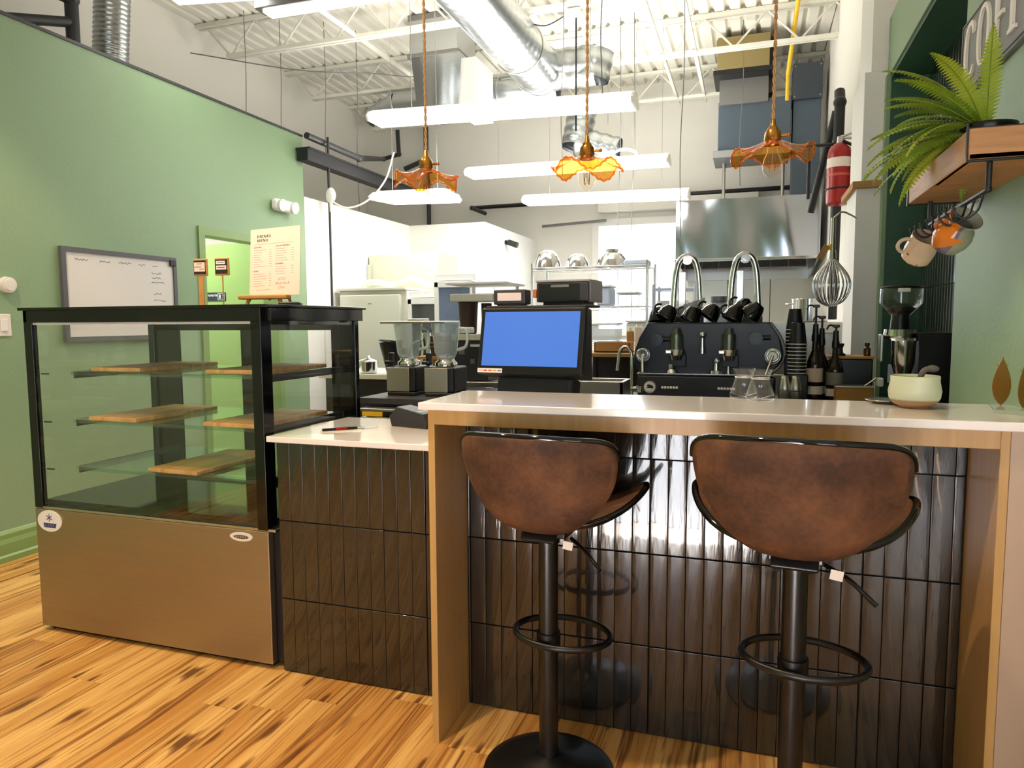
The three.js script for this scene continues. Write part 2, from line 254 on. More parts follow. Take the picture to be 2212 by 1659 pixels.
{ const d = thing('flexible_duct_bend', 'crinkled silver duct bends behind the middle pendant', 'duct', [-1.95, 3.6, -8.5]);
  mesh('down_bend', lat(ribbed(.17, .5, .12, .05), 14, 0, .2, 0, PI - .2, 0, .15), M.galv, d);
  mesh('side_bend', lat(ribbed(.17, .5, .14, .05), 14, -.05, -.18, 0, 0, 0, -1.9), M.galv, d); mesh('lower_bend', lat(ribbed(.15, .3, .12, .05), 14, .02, -.15, 0, PI, 0, -.5), M.galv, d);
  for (const x of [-.1, .3]) mesh('hanger', rod([x, 0, 0], [x, deckY - 3.602, 0], .005, 6), M.steel, d); mesh('outlet_ring', tor(.13, .02, .5, -.36, 0, PI / 2 - .2), M.white, d); }
{ const d = thing('flexible_duct', 'silver flexible duct coming down behind the green wall', 'duct', [-4.74, 3.2, -4.4]);
  mesh('hose', lat(ribbed(.125, 1.3, .035, .03), 24, 0, -.1, 0, 0, 0, -.1), M.galv, d); }
one('waste_pipe', 'dark grey pipes with elbows above the green wall', 'pipe', [...pipe([[-4.6, 3.3, -2.6], [-4.6, 3.58, -3.6], [-4.6, 3.58, -3.98], [-4.6, 2.7, -3.98]], .045), ...pipe([[-4.6, 3.2, -3.3], [-4.6, 3.42, -3.98]], .035)], M.pipeDark);
one('black_rail', 'thick black rail above the white cold room', 'rail', [b2(-.055, .055, 0, .1, -2.4, .05), b2(-.075, .075, .1, .115, -2.4, .05)], M.dark, [-3.78, 2.72, -5.55]);
one('sprinkler_pipe', 'thin dark pipe running on from the top of the green wall', 'pipe', [...pipe([[-3.8, 2.96, -5.6], [-3.8, 2.95, -6.5], [-5.2, 3.7, -9.6], [-4.95, 3.75, -9.6], [-4.98, 4.3, -9.6]], .03)], M.pipeDark);
one('sprinkler_pipe', 'dark drop pipe with bend behind the left pendant', 'pipe', pipe([[-4.88, 4.28, -9.68], [-4.55, 4.3, -9.68], [-4.55, 3.66, -9.68], [-4.9, 3.55, -9.68]], .035), M.pipeDark);
one('pipe_group', 'upright grey pipe on the back wall behind the cold room', 'pipe', [rod([-4.55, 0, -9.74], [-4.55, 3.6, -9.74], .03)], M.pipeDark);
one('conduit', 'long black conduit across the back wall with a bent end', 'pipe', pipe([[-3.5, 2.78, -9.3], [-3.85, 2.93, -9.7], [.6, 2.95, -9.7]], .028), M.dark);
one('conduit', 'thin grey conduit on the back wall above the security camera', 'pipe', pipe([[-2.8, 2.62, -9.7], [-1.9, 2.66, -9.7]], .018), M.greyDuct);
one('hanging_rod', 'thin dark rod standing against the white cold room wall', 'rod', [rod([-3.75, 0, -5.86], [-3.75, 3.0, -5.86], .012)], M.pipeDark);
one('junction_box', 'small white junction box on the dark rod', 'box', [sph(.055, 0, 0, 0, .9, 1.3, .6), cyl(.016, .014, .1, 0, -.1, 0)], M.plastic, [-3.72, 2.47, -5.84]);
one('security_camera', 'small black security camera on the corner of the cold room', 'camera', [cyl(.035, .035, .13, .09, -.02, 0, 0, 0, PI / 2 - .35), cyl(.025, .03, .03, 0, 0, 0, 0, 0, PI / 2), rod([0, 0, 0], [.08, -.01, 0], .012)], M.black, [-2.89, 2.27, -8.4]);
{ // dark fixture above
  const l = thing('strip_light_housing', 'long lit strip lamp with dark housing at the top of the picture', 'light', [-2.56, 3.37, -4.2], .02);
  mesh('housing', r2(-.62, .7, 0, .12, -.06, .06, .01), M.greyDuct, l); mesh('diffuser', r2(-.56, .69, -.028, 0, -.055, .055, .008), M.tubeGlow, l); { const a = new THREE.RectAreaLight(new THREE.Color(...TUBE), TUBE_RADIANCE, 1.24, .11); a.position.set(.065, -.038, 0); a.rotation.x = -PI / 2; l.add(a); }
  for (const x of [-.5, .1]) mesh('hanger', rod([x, .1, 0], [x, 1.045, 0], .006), M.steel, l); }
{ const l = thing('strip_light_end', 'white louvred light end at the upper left of the ceiling', 'light', [-3.2, 3.47, -4.1], .2);
  mesh('housing', r2(-.55, .1, 0, .07, -.1, .1, .01), M.lampWhite, l); for (let k = 0; k < 4; k++) mesh('louvre', r2(-.55, .1, -.012, 0, -.09 + k * .05, -.06 + k * .05, .003), M.plastic, l);
  mesh('hanger', rod([-.2, .05, 0], [-.2, .92, 0], .005), M.steel, l); mesh('diffuser', r2(-.54, .09, -.016, -.012, -.085, .085, .001), M.tubeGlow, l); const a = new THREE.RectAreaLight(new THREE.Color(...TUBE), TUBE_RADIANCE, .62, .16); a.position.set(-.22, -.025, 0); a.rotation.x = -PI / 2; l.add(a); }
function stripLamp(name, label, x0, x1, y, z, w, tilt, turn = 0) {
  const L = x1 - x0, l = thing(name, label, 'lamp', [(x0 + x1) / 2, y, z], turn, 'bright hanging kitchen strip lamps');
  const g = new THREE.Group(); g.rotation.z = tilt; 
  const sec = [[-w * .5, .03], [-w * .42, 0], [w * .42, 0], [w * .5, .03], [w * .36, .075], [-w * .36, .075]];
  const m = mesh('diffuser', ext(sec, L - .04, 0, -L / 2 + .02, 0, 0, 0, PI / 2, 0), M.tubeGlow, l); m.rotation.z = tilt;
  const sp = mesh('spine', r2(-L / 2, L / 2, .075, .1, -w * .2, w * .2, .004), M.lampWhite, l); sp.rotation.z = tilt;
  for (const s of [-1, 1]) { const t = mesh('end_cap', ext(sec, .014, .003, s > 0 ? L / 2 - .017 : -L / 2 + .003, 0, 0, 0, PI / 2, 0), M.lampWhite, l); t.rotation.z = tilt; }
  for (const s of [-1, 1]) mesh('suspension_cable', rod([s * L * .34, .1, 0], [s * L * .34, deckY - y - .002, 0], .003, 6), M.steel, l);
  const a = new THREE.RectAreaLight(new THREE.Color(...TUBE), TUBE_RADIANCE, L - .06, w * .8); a.position.set(0, -.05, 0); a.rotation.set(-PI / 2, 0, 0); l.add(a);
  const u = new THREE.RectAreaLight(new THREE.Color(...TUBE), TUBE_RADIANCE * 1.3, L - .06, w * .8); u.position.set(0, .15, 0); u.rotation.set(PI / 2, 0, 0); l.add(u);
  return l;
}
stripLamp('strip_lamp', 'long glowing strip lamp hanging highest over the kitchen aisle', -3.12, -.87, 2.96, -5.6, .3, -.032);
stripLamp('strip_lamp', 'long glowing strip lamp behind the middle amber pendant', -2.93, -.8, 2.84, -7.3, .3, -.008);
stripLamp('strip_lamp', 'lowest glowing strip lamp reaching the steel hood', -2.5, -.66, 2.62, -7.95, .3, -.02);
stripLamp('strip_lamp', 'short wide glowing lamp below the left amber pendant', -3.5, -2.68, 2.45, -6.3, .42, -.07, -.25);
one('lamp_cord', 'white cord drooping from the junction box to the short wide lamp', 'cord', tube([[-3.72, 2.42, -5.84], [-3.6, 2.36, -5.9], [-3.45, 2.42, -6], [-3.3, 2.62, -6.1], [-3.25, 2.9, -6.2]], .008, 30), M.plastic);
// loose wires hanging from the deck
[[-4.9, -6.2, 1.6, 'leftmost of the wires over the green wall'], [-4.7, -6.5, 1.5, 'second of the wires over the green wall'], [-4.3, -6.7, 1.7, 'third of the wires over the green wall'], [-4.1, -7.0, 1.9, 'rightmost of the wires over the green wall'], [-1.55, -6, 1.9, 'beside the middle pendant'], [-1.05, -5.2, 1.5, 'between the middle pendant and the right pendant'], [-.6, -6.4, 2.4, 'left of the tan duct'], [-1.35, -7.6, 3.1, 'long and left of the bright back window'], [-1.2, -7.55, 3.1, 'long and before the bright back window'], [-.15, -8.1, 1.7, 'before the grey ducts']].forEach(([x, z, l, w]) =>
  one('hanging_wire', 'thin wire hanging from the ceiling, ' + w, 'wire', tube([[0, 0, 0], [.01, -l * .4, .01], [-.015, -l * .7, 0], [0, -l, 0]], .004, 14, 5), M.greyDuct, [x, deckY, z], 0, 'thin wires hanging from the ceiling'));
one('ceiling_cable', 'thin cable sagging across the ceiling in front of the square duct', 'cable', tube([[-5.4, 4.0, -6], [-4.5, 3.92, -6.6], [-3.9, 3.95, -7], [-3.6, 3.92, -7.1], [-3.41, 3.9, -7.15]], .006, 30), M.greyDuct);
{ const b = thing('ceiling_box', 'small grey electrical box with cable beside the round duct', 'box', [-1.55, 3.98, -6.35]); mesh('body', r2(-.07, .07, -.03, .04, -.05, .05, .01), M.plastic, b); mesh('cable', tube([[-.07, 0, 0], [-.25, -.06, 0], [-.45, 0, 0]], .006), M.charcoal, b); mesh('drop', rod([.03, -.03, 0], [.03, -1.0, 0], .008), M.dark, b); }

// ---- hood, make-up air ducts
{
  const h = thing('extraction_hood', 'polished stainless steel kitchen hood on the back right', 'hood', [0, 0, 0]);
  { const pos = [], idx = [], uv = [], nx = 40, ny = 8; for (let j = 0; j <= ny; j++) for (let i = 0; i <= nx; i++) { const u = i / nx, v = j / ny, x = -.83 + 1.5 * u, y = 1.97 + .66 * v; pos.push(x, y, -8.3 + .012 * Math.sin(u * 9 + 1) * Math.sin(v * 2.6 + .3) + .01 * Math.sin(u * 17 + v * 2)); uv.push(u, v); }
    for (let j = 0; j < ny; j++) for (let i = 0; i < nx; i++) { const a = j * (nx + 1) + i; idx.push(a, a + 1, a + nx + 2, a, a + nx + 2, a + nx + 1); }
    const g = new THREE.BufferGeometry(); g.setAttribute('position', new THREE.Float32BufferAttribute(pos, 3)); g.setAttribute('uv', new THREE.Float32BufferAttribute(uv, 2)); g.setIndex(idx); g.computeVertexNormals();
    mesh('front_panel', [g, b2(-.83, .67, 1.97, 2.63, -8.34, -8.325)], M.steelHood, h); }
  mesh('end_panel', ext([[-8.3, 1.97], [-8.3, 2.63], [-9.75, 2.63], [-9.75, 1.82], [-9.6, 1.82]].map(p => [-p[0], p[1]]), .02, 0, -.83, 0, 0, 0, PI / 2, 0), M.steelHood, h); mesh('end_panel', ext([[-8.3, 1.97], [-8.3, 2.63], [-9.75, 2.63], [-9.75, 1.82], [-9.6, 1.82]].map(p => [-p[0], p[1]]), .02, 0, .65, 0, 0, 0, PI / 2, 0), M.steelHood, h);
  mesh('top', b2(-.83, .67, 2.61, 2.63, -9.75, -8.32), M.steelHood, h); mesh('front_lip', r2(-.84, .68, 1.955, 1.985, -8.35, -8.28, .004), M.chrome, h);
  mesh('rear_wall', b2(-.81, .65, 1.82, 2.6, -9.76, -9.72), M.steel, h);
  for (let k = 0; k < 7; k++) mesh('filter', box(.19, .02, .5, -.7 + k * .2, 2.1, -9.35, .75), M.greyDuct, h);
  mesh('light_dome', sph(.07, -.45, 2.3, -8.8, 1, 1.3, 1), M.plastic, h);
}
{ const b = thing('backsplash', 'pale backsplash panels on the wall below the hood', 'panel', [0, 0, 0]); for (let k = 0; k < 3; k++) mesh('panel', r2(-.82 + k * .52, -.31 + k * .52, .9, 1.86, -9.79, -9.77, .003), mat('#cfccc0', .25, .4), b); }
{ const d = thing('fresh_air_duct', 'stacked tan and grey square ducts dropping from the roof', 'duct', [0, 0, 0]);
  mesh('tan_box', r2(-.44, .13, 4.35, 4.415, -9.1, -8.55, .01), M.tanBox, d); mesh('tan_panel', r2(-.42, .12, 4.02, 4.36, -8.85, -8.35, .006), M.tanBox, d); mesh('tan_flange', [r2(-.46, .16, 3.97, 4.02, -8.95, -8.35, .004), r2(.12, .18, 3.8, 4.4, -8.9, -8.6, .004)], M.black, d);
  mesh('grey_drop', r2(-.4, .12, 3.7, 3.98, -8.95, -8.55, .008), M.greyDuct, d);
  mesh('lower_box', r2(-.41, .36, 3.2, 3.75, -9.1, -8.6, .01), M.greyBlue, d); mesh('lower_lip', r2(-.46, .36, 3.13, 3.21, -9.15, -8.56, .006), mat('#9a9c9c', .5, .3), d);
  mesh('support', [rod([-.35, 2.63, -8.9], [-.35, 3.2, -8.9], .02), rod([.3, 2.63, -8.9], [.3, 3.2, -8.9], .02)], M.steel, d); }
{ const d = thing('exhaust_duct', 'tall blue grey exhaust duct rising from the hood', 'duct', [0, 0, 0]);
  mesh('riser', r2(.38, .665, 2.63, 3.8, -8.95, -8.65, .006), M.greyBlue, d); mesh('access_panel', r2(.37, .67, 3.7, 4.08, -8.98, -8.6, .006), mat('#3b434c', .5, .2), d);
  for (const [x, y] of [[.39, 3.73], [.65, 3.73], [.39, 4.05], [.65, 4.05]]) mesh('screw', sph(.008, x, y, -8.598), M.steel, d); }
one('gas_pipe', 'yellow gas pipe hanging by the ceiling at the right', 'pipe', [rod([.3, 3.85, -8.2], [.36, 4.4, -7.7], .022), rod([.3, 3.6, -8.25], [.3, 3.85, -8.2], .02)], M.yellow);
{ const e = thing('fire_extinguisher', 'red fire extinguisher hanging high on the right kitchen wall', 'extinguisher', [.6, 2.16, -6]);
  mesh('cylinder', lat([[0, 0], [.08, .004], [.086, .02], [.086, .37], [.075, .42], [.04, .455], [.025, .46]], 28), M.red, e); mesh('label', cyl(.0872, .0872, .07, 0, .31, 0, 0, 2.6, 0, 28), M.paper, e); mesh('instruction_band', cyl(.0868, .0868, .02, 0, .22, 0), mat('#c8503a', .5), e);
  mesh('valve', [cyl(.022, .026, .05, 0, .48, 0), rod([-.02, .5, 0], [.09, .53, 0], .009), rod([-.02, .5, 0], [.09, .49, 0], .009)], M.steel, e); mesh('hose', tube([[.02, .47, .03], [.1, .4, .06], [.1, .2, .06], [.09, .05, .05]], .011), M.black, e); mesh('bracket', [b2(.05, .14, .1, .34, -.02, .02), tor(.09, .006, 0, .12, 0, PI / 2)], M.black, e); }
one('drain_pipe', 'black pipe standing beside the fire extinguisher', 'pipe', [...pipe([[.62, 1.3, -6.4], [.62, 3.0, -6.3], [.62, 3.1, -6.35]], .04), ...pipe([[.45, 2.2, -6.6], [.6, 2.95, -6.35]], .03), rod([.36, 2.66, -6.2], [.6, 2.66, -6.2], .014), rod([.4, 2.25, -6.2], [.4, 2.65, -6.2], .014)], M.dark);

// ================= counters =================
const stripCache = {};
function strip(w, h) {                                         // one pillowed glazed strip, back at z = 0
  const k = w.toFixed(4) + '/' + h.toFixed(4); if (stripCache[k]) return stripCache[k];
  const e = .0012, xs = [0, e * .5, e * 1.6, w * .3, w * .5, w * .7, w - e * 1.6, w - e * .5, w], ys = [0, e * .5, e * 1.6, h * .5, h - e * 1.6, h - e * .5, h], pos = [], uv = [], idx = [], d = .007;
  const lift = (t, L) => { const q = Math.min(t, L - t); return q <= 0 ? d * .62 : q < e ? d * .86 : q < e * 2 ? d * .96 : d; };
  ys.forEach(y => xs.forEach(x => { pos.push(x, y, Math.min(lift(x, w), lift(y, h)) + .0004 * Math.sin(PI * x / w) * Math.min(1, Math.min(y, h - y) / e)); uv.push(x / w, y / h); }));
  const n = xs.length; for (let j = 0; j + 1 < ys.length; j++) for (let i = 0; i + 1 < n; i++) { const a = j * n + i; idx.push(a, a + 1, a + n + 1, a, a + n + 1, a + n); }
  const g = new THREE.BufferGeometry(); g.setAttribute('position', new THREE.Float32BufferAttribute(pos, 3)); g.setAttribute('uv', new THREE.Float32BufferAttribute(uv, 2)); g.setIndex(idx); g.computeVertexNormals();
  return stripCache[k] = g;
}
function tileWall(parent, x0, x1, rows, z, joint, tilts = []) {
  const W = .5905, s = W / 11;
  rows.forEach(([y0, y1], r) => {
    for (let k = Math.floor((x0 - joint) / s); ; k++) {
      let a = joint + k * s, b = a + s; if (a >= x1 - .004) break; const six = ((k % 11) + 11) % 11;
      a += six === 0 ? .0014 : .0002; b -= six === 10 ? .0014 : .0002; a = Math.max(a, x0); b = Math.min(b, x1); if (b - a < .008) continue;
      const m = new THREE.Mesh(strip(b - a, y1 - y0 - .003), M.tiles[Math.floor(rnd() * 6)]); m.name = 'tile'; m.castShadow = m.receiveShadow = true;
      m.position.set(a, y0 + .0015, z); m.rotation.x = (tilts[r] ?? 0) + rr(-.003, .003); m.rotation.y = rr(-.004, .004); parent.add(m);
    }
  });
}
const TZ = -2.155;                                            // tiled plane of bar and front counter
{
  const b = thing('bar_counter', 'raised bar front of dark glazed tiles with light oak end panels', 'bar', [0, 0, 0]);
  mesh('carcass', b2(-.884, .56, 0, 1.03, -2.2, TZ - .001), M.grout, b);
  tileWall(b, -.882, .549, [[.004, .288], [.288, .581], [.581, .875], [.875, 1.03]], TZ, -.2805, [0, 0, -.018, -.006]);
  mesh('end_panel', r2(-.904, -.883, 0, 1.034, -2.2, -1.906, .0015), M.oak, b); mesh('end_panel', r2(.553, .573, 0, 1.034, -2.2, -1.906, .0015), M.oak, b);
  mesh('apron', r2(-.883, .553, .99, 1.034, -1.926, -1.906, .0015), M.oak, b);
  mesh('filler_panel', r2(.574, .678, 0, 1.034, -2.2, -1.908, .0015), M.pinkPanel, b);
}
one('bar_worktop', 'long white stone top of the raised bar', 'worktop', r2(-.922, .678, 1.036, 1.058, -2.265, -1.876, .003), M.quartz);
{
  const c = thing('front_counter', 'low counter of dark glazed tiles between the display case and the bar', 'counter', [0, 0, 0]);
  mesh('carcass', b2(-1.622, -.906, 0, .864, -2.64, TZ - .001), M.grout, c);
  tileWall(c, -1.624, -.906, [[.004, .281], [.281, .574], [.574, .864]], TZ, -1.624);
  mesh('side_cladding', r2(-1.628, -1.622, 0, .864, -2.64, TZ, .001), M.grout, c);
}
one('front_worktop', 'white stone worktop of the low counter left of the bar', 'worktop', [r2(-1.645, -.905, .866, .887, -2.665, -2.118, .003), r2(-.906, .678, .866, .887, -2.78, -2.203, .003)], M.quartz);
{ const c = thing('service_cabinet', 'dark base cabinet behind the raised bar', 'cabinet', [0, 0, 0]); mesh('carcass', b2(-.9, .67, 0, .865, -2.74, -2.21), M.charcoal, c); for (let k = 0; k < 3; k++) mesh('door', r2(-.88 + k * .52, -.37 + k * .52, .1, .85, -2.76, -2.742, .003), M.charcoal, c); }

// ---- refrigerated display case
{
  const X0 = -2.83, X1 = -1.668, Z0 = -2.805, Z1 = -2.14, c = thing('display_case', 'black framed glass pastry display case with steel base', 'display case', [0, 0, 0]);
  mesh('plinth', b2(X0 + .02, X1 - .02, 0, .03, Z0 + .03, Z1 - .03), M.black, c);
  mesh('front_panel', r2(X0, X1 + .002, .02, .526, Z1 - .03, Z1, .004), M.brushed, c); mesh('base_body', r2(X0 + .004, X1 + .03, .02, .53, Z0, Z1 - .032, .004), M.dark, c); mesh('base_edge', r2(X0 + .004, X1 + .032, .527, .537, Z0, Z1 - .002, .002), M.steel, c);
  mesh('deck', b2(X0 + .03, X1 - .01, .537, .56, Z0 + .03, Z1 - .03), M.gloss, c);
  mesh('top', r2(X0 - .015, X1 + .04, 1.348, 1.36, Z0 - .01, Z1 + .012, .003), M.gloss, c);
  mesh('header', [r2(X0, X1, 1.3, 1.349, Z1 - .02, Z1, .002), r2(X0, X0 + .02, 1.3, 1.349, Z0, Z1, .002), r2(X1 - .02, X1 + .028, 1.3, 1.349, Z0, Z1 - .022, .002), r2(X0, X1, 1.29, 1.349, Z0, Z0 + .03, .002)], M.gloss, c);
  mesh('light_bar', r2(X0 + .02, X1 - .02, 1.29, 1.299, Z1 - .018, Z1 - .006, .002), M.plastic, c);
  const post = (x0, x1, z0, z1) => mesh('post', r2(x0, x1, .53, 1.302, z0, z1, .003), M.gloss, c);
  post(X0, X0 + .045, Z1 - .025, Z1); post(X1 - .045, X1, Z1 - .06, Z1); post(X0, X0 + .035, Z0, Z0 + .03); post(X1 - .085, X1 + .005, Z0, Z0 + .03);
  mesh('front_glass', b2(X0 + .046, X1 - .046, .54, 1.298, Z1 - .012, Z1 - .006), M.glass, c);
  mesh('side_glass', b2(X0 + .004, X0 + .01, .54, 1.3, Z0 + .03, Z1 - .026), M.glass, c); mesh('side_glass', b2(X1 - .01, X1 - .004, .54, 1.3, Z0 + .03, Z1 - .062), M.glass, c);
  for (const [a, b, z] of [[X0 + .04, (X0 + X1) / 2 + .03, Z0 + .012], [(X0 + X1) / 2 - .03, X1 - .09, Z0 + .024]]) {
    const d = mesh('sliding_door', [r2(a, a + .14, .56, 1.29, z - .005, z + .005, .002), r2(b - .03, b, .56, 1.29, z - .005, z + .005, .002), r2(a, b, .56, .6, z - .005, z + .005, .002), r2(a, b, 1.26, 1.29, z - .005, z + .005, .002)], M.gloss, c);
    mesh('pane', b2(a + .14, b - .03, .6, 1.26, z - .002, z + .002), M.glass, d);
  }
  for (const y of [1.098, .898, .7]) { const s = mesh('shelf', r2(X0 + .17, X1 - .07, y - .008, y, Z0 + .06, Z1 - .06, .002), M.glassGreen, c);
    mesh('shelf_bracket', [r2(X0 + .16, X0 + .17, y - .03, y, Z0 + .04, Z1 - .08, .002), r2(X1 - .07, X1 - .06, y - .03, y, Z0 + .04, Z1 - .08, .002), r2(X0 + .05, X0 + .09, y - .012, y - .006, Z1 - .03, Z1 - .024, .001)], M.charcoal, s); mesh('front_rail', r2(X0 + .17, X1 - .07, y - .014, y - .0085, Z1 - .064, Z1 - .06, .001), M.glassGreen, s); }
  const bg1 = canvas(256, 180, (g, w, h) => { g.fillStyle = '#e9e4dc'; g.fillRect(0, 0, w, h); g.fillStyle = '#3a3e78'; for (let k = 0; k < 6; k++) { g.save(); g.translate(128, 62); g.rotate(k * PI / 3); g.fillRect(-4, -32, 8, 64); g.restore(); } g.beginPath(); g.moveTo(62, 108); g.lineTo(204, 108); g.lineTo(192, 146); g.lineTo(70, 146); g.fill(); g.fillStyle = '#8b8494'; for (const q of [84, 112, 138, 162]) g.fillRect(q, 118, 9, 16); });
  const bg2 = canvas(256, 110, (g, w, h) => { g.fillStyle = '#e4ddd4'; g.fillRect(0, 0, w, h); g.fillStyle = '#5c4a3a'; g.beginPath(); g.ellipse(128, 56, 88, 24, 0, 0, 7); g.fill(); g.fillStyle = '#a99684'; for (const q of [62, 90, 118, 146, 172]) g.fillRect(q, 46, 14, 20); });
  const oval = (name, t, x, y, a, b) => { const g = new THREE.CylinderGeometry(1, 1, .004, 40); g.rotateX(PI / 2); g.scale(a, b, 1); pl(g, x, y, Z1 + .0022); const p = g.attributes.position, u = g.attributes.uv; for (let i = 0; i < p.count; i++) u.setXY(i, (p.getX(i) - x) / a / 2 + .5, (p.getY(i) - y) / b / 2 + .5); mesh(name, g, mat('#ffffff', .35, 0, { map: t }), c).userData.label = name === 'round_badge' ? 'white oval badge with blue emblem' : 'small white oval badge'; };
  oval('round_badge', bg1, -2.748, .478, .066, .045); oval('small_badge', bg2, -1.785, .5, .05, .017);
}
const boardLabels = [['left wooden board on the top glass shelf', -2.45, 1.098, -2.45, .03], ['right wooden board on the top glass shelf', -1.87, 1.098, -2.45, .03], ['left wooden board on the middle glass shelf', -2.44, .898, -2.42, .0], ['right wooden board on the middle glass shelf', -1.86, .898, -2.42, -.02], ['single wooden board on the bottom glass shelf', -2.15, .7, -2.43, -.03]];
for (const [l, x, y, z, t] of boardLabels) one('serving_board', l + ' of the display case', 'board', r2(-.125, .125, .001, .018, -.23, .23, .004), M.bamboo, [x, y, z], t, 'wooden boards in the display case');

// ---- on the case
{
  const menu = canvas(512, 700, (g, w, h) => {
    g.fillStyle = '#f6dccb'; g.fillRect(0, 0, w, h); g.fillStyle = '#3b2420'; g.font = 'bold 40px sans-serif'; g.fillText('DRINKS', 66, 92); g.fillText('MENU', 66, 134); g.fillRect(40, 158, 400, 2);
    const head = (t, x, y) => { g.fillStyle = '#3b2420'; g.font = 'bold 22px sans-serif'; g.fillText(t, x, y); }, r = rng(4), lines = (x, y, n, w2) => { g.fillStyle = '#c79c8a'; for (let i = 0; i < n; i++) { g.fillRect(x, y + i * 24, w2 * (.4 + .5 * r()), 5); g.fillRect(x + w2 + 10, y + i * 24, 26, 5); } };
    head('COFFEE', 36, 196); lines(36, 216, 8, 150); head('COLD DRINKS', 262, 196); lines(262, 216, 6, 150); head('OTHERS', 262, 378); lines(262, 398, 4, 150); head('TEAS', 36, 440); lines(36, 462, 6, 150); g.fillRect(60, 624, 150, 5);
    g.fillStyle = '#a06a5c'; g.font = 'italic 34px sans-serif'; g.fillText('ICED:', 288, 540); g.fillText('Matcha &', 262, 582); g.fillText('Chai', 290, 624);
  });
  const s = one('drinks_menu', 'pale pink drinks menu sheet leaning on the small easel', 'menu', box(.235, .29, .003), mat('#ffffff', .7, 0, { map: menu }), [-1.88, 1.545, -2.52]); s.rotation.set(-.16, .06, .05, 'YXZ');
  const e = thing('table_easel', 'small wooden easel holding the drinks menu on the display case', 'easel', [-1.905, 1.36, -2.48], .06);
  mesh('ledge', r2(-.115, .115, .03, .048, -.015, .025, .006), M.pine, e);
  mesh('leg', rod([-.085, 0, .012], [-.07, .034, .004], .008), M.pine, e); mesh('leg', rod([.085, 0, .012], [.07, .034, .004], .009), M.pine, e); mesh('leg', rod([.0, 0, -.2], [0, .16, -.11], .007), M.pine, e); mesh('mast', rod([0, .03, -.03], [0, .17, -.115], .007), M.pine, e);
  const clip = (label, x, thick, draw) => { const t = thing('price_sign', label, 'sign', [x, 1.36, -2.34], .1, 'small signs on the display case'); mesh('foot', r2(-.024, .024, 0, .006, -.018, .018, .002), M.pine, t); mesh('stem', r2(-thick, thick, .006, .13, -.003, .003, .001), M.pine, t); mesh('backing', r2(-.031, .031, .122, .19, -.005, .005, .003), M.pine, t); mesh('card', r2(-.027, .027, .128, .184, .005, .007, .0005), mat('#ffffff', .7, 0, { map: canvas(128, 128, draw) }), t); };
  clip('small card sign on a wide wooden stem, left of the pair', -2.1, .011, (g, w, h) => { g.fillStyle = '#20140f'; g.fillRect(0, 0, w, h); g.fillStyle = '#ecd2c2'; g.fillRect(4, 18, 116, 84); g.fillStyle = '#6a4a3a'; g.fillRect(30, 30, 60, 5); g.fillRect(8, 58, 74, 6); g.fillRect(60, 78, 50, 5); });
  clip('small black card sign on a thin stem, beside the menu easel', -1.995, .0015, (g, w, h) => { g.fillStyle = '#20140f'; g.fillRect(0, 0, w, h); g.fillStyle = '#f0d9cc'; g.fillRect(10, 12, 96, 30); g.fillRect(10, 54, 108, 36); g.fillStyle = '#5a3a2c'; g.fillRect(24, 24, 70, 5); g.fillRect(20, 68, 84, 6); });
  const k = thing('remote_control', 'small black handset lying on the display case by the easel', 'remote', [-1.74, 1.36, -2.42], .2); mesh('body', r2(-.045, .045, 0, .014, -.015, .015, .004), M.black, k); mesh('keys', r2(-.03, .03, .014, .016, -.008, .008, .0008), M.greyDuct, k);
}
// ---- on the low counter
{
  const t = thing('card_terminal', 'dark grey card payment terminal with a red stripe on the low counter', 'terminal', [-1.24, .887, -2.5], -.25);
  mesh('body', ext([[-.08, .0], [.085, 0], [.09, .02], [.075, .045], [-.055, .065], [-.09, .03]], .08, .006, 0, .006, -.04), M.charcoal, t); mesh('stripe', box(.012, .035, .083, .075, .036, 0, 0, 0, .5), M.orange, t); mesh('top_screen', box(.08, .002, .07, .01, .0655, 0, 0, 0, -.13), M.greyDuct, t);
  const p = thing('paper_slip', 'white paper slip on the low counter', 'paper', [-1.46, .887, -2.32], .5); mesh('sheet', r2(-.075, .075, 0, .0012, -.055, .055, .0003), M.paper, p);
  const q = thing('pen', 'red and black pen lying on the paper slip', 'pen', [-1.46, .8935, -2.32], .75); mesh('barrel', rod([-.07, 0, 0], [.06, 0, 0], .005), M.black, q); mesh('grip', rod([-.02, 0, 0], [.02, 0, 0], .006), M.red, q); mesh('clip', r2(.0, .055, .005, .007, -.002, .002, .0005), M.steel, q);
  const k = one('folding_knife', 'thin steel box cutter lying on the paper slip', 'knife', [r2(-.05, .05, 0, .008, -.008, .008, .003), ext([[0, 0], [.05, 0], [.035, .012], [0, .012]], .0015, 0, .05, .003, -.006, PI / 2)], M.steel, [-1.44, .8885, -2.36], .55);
}

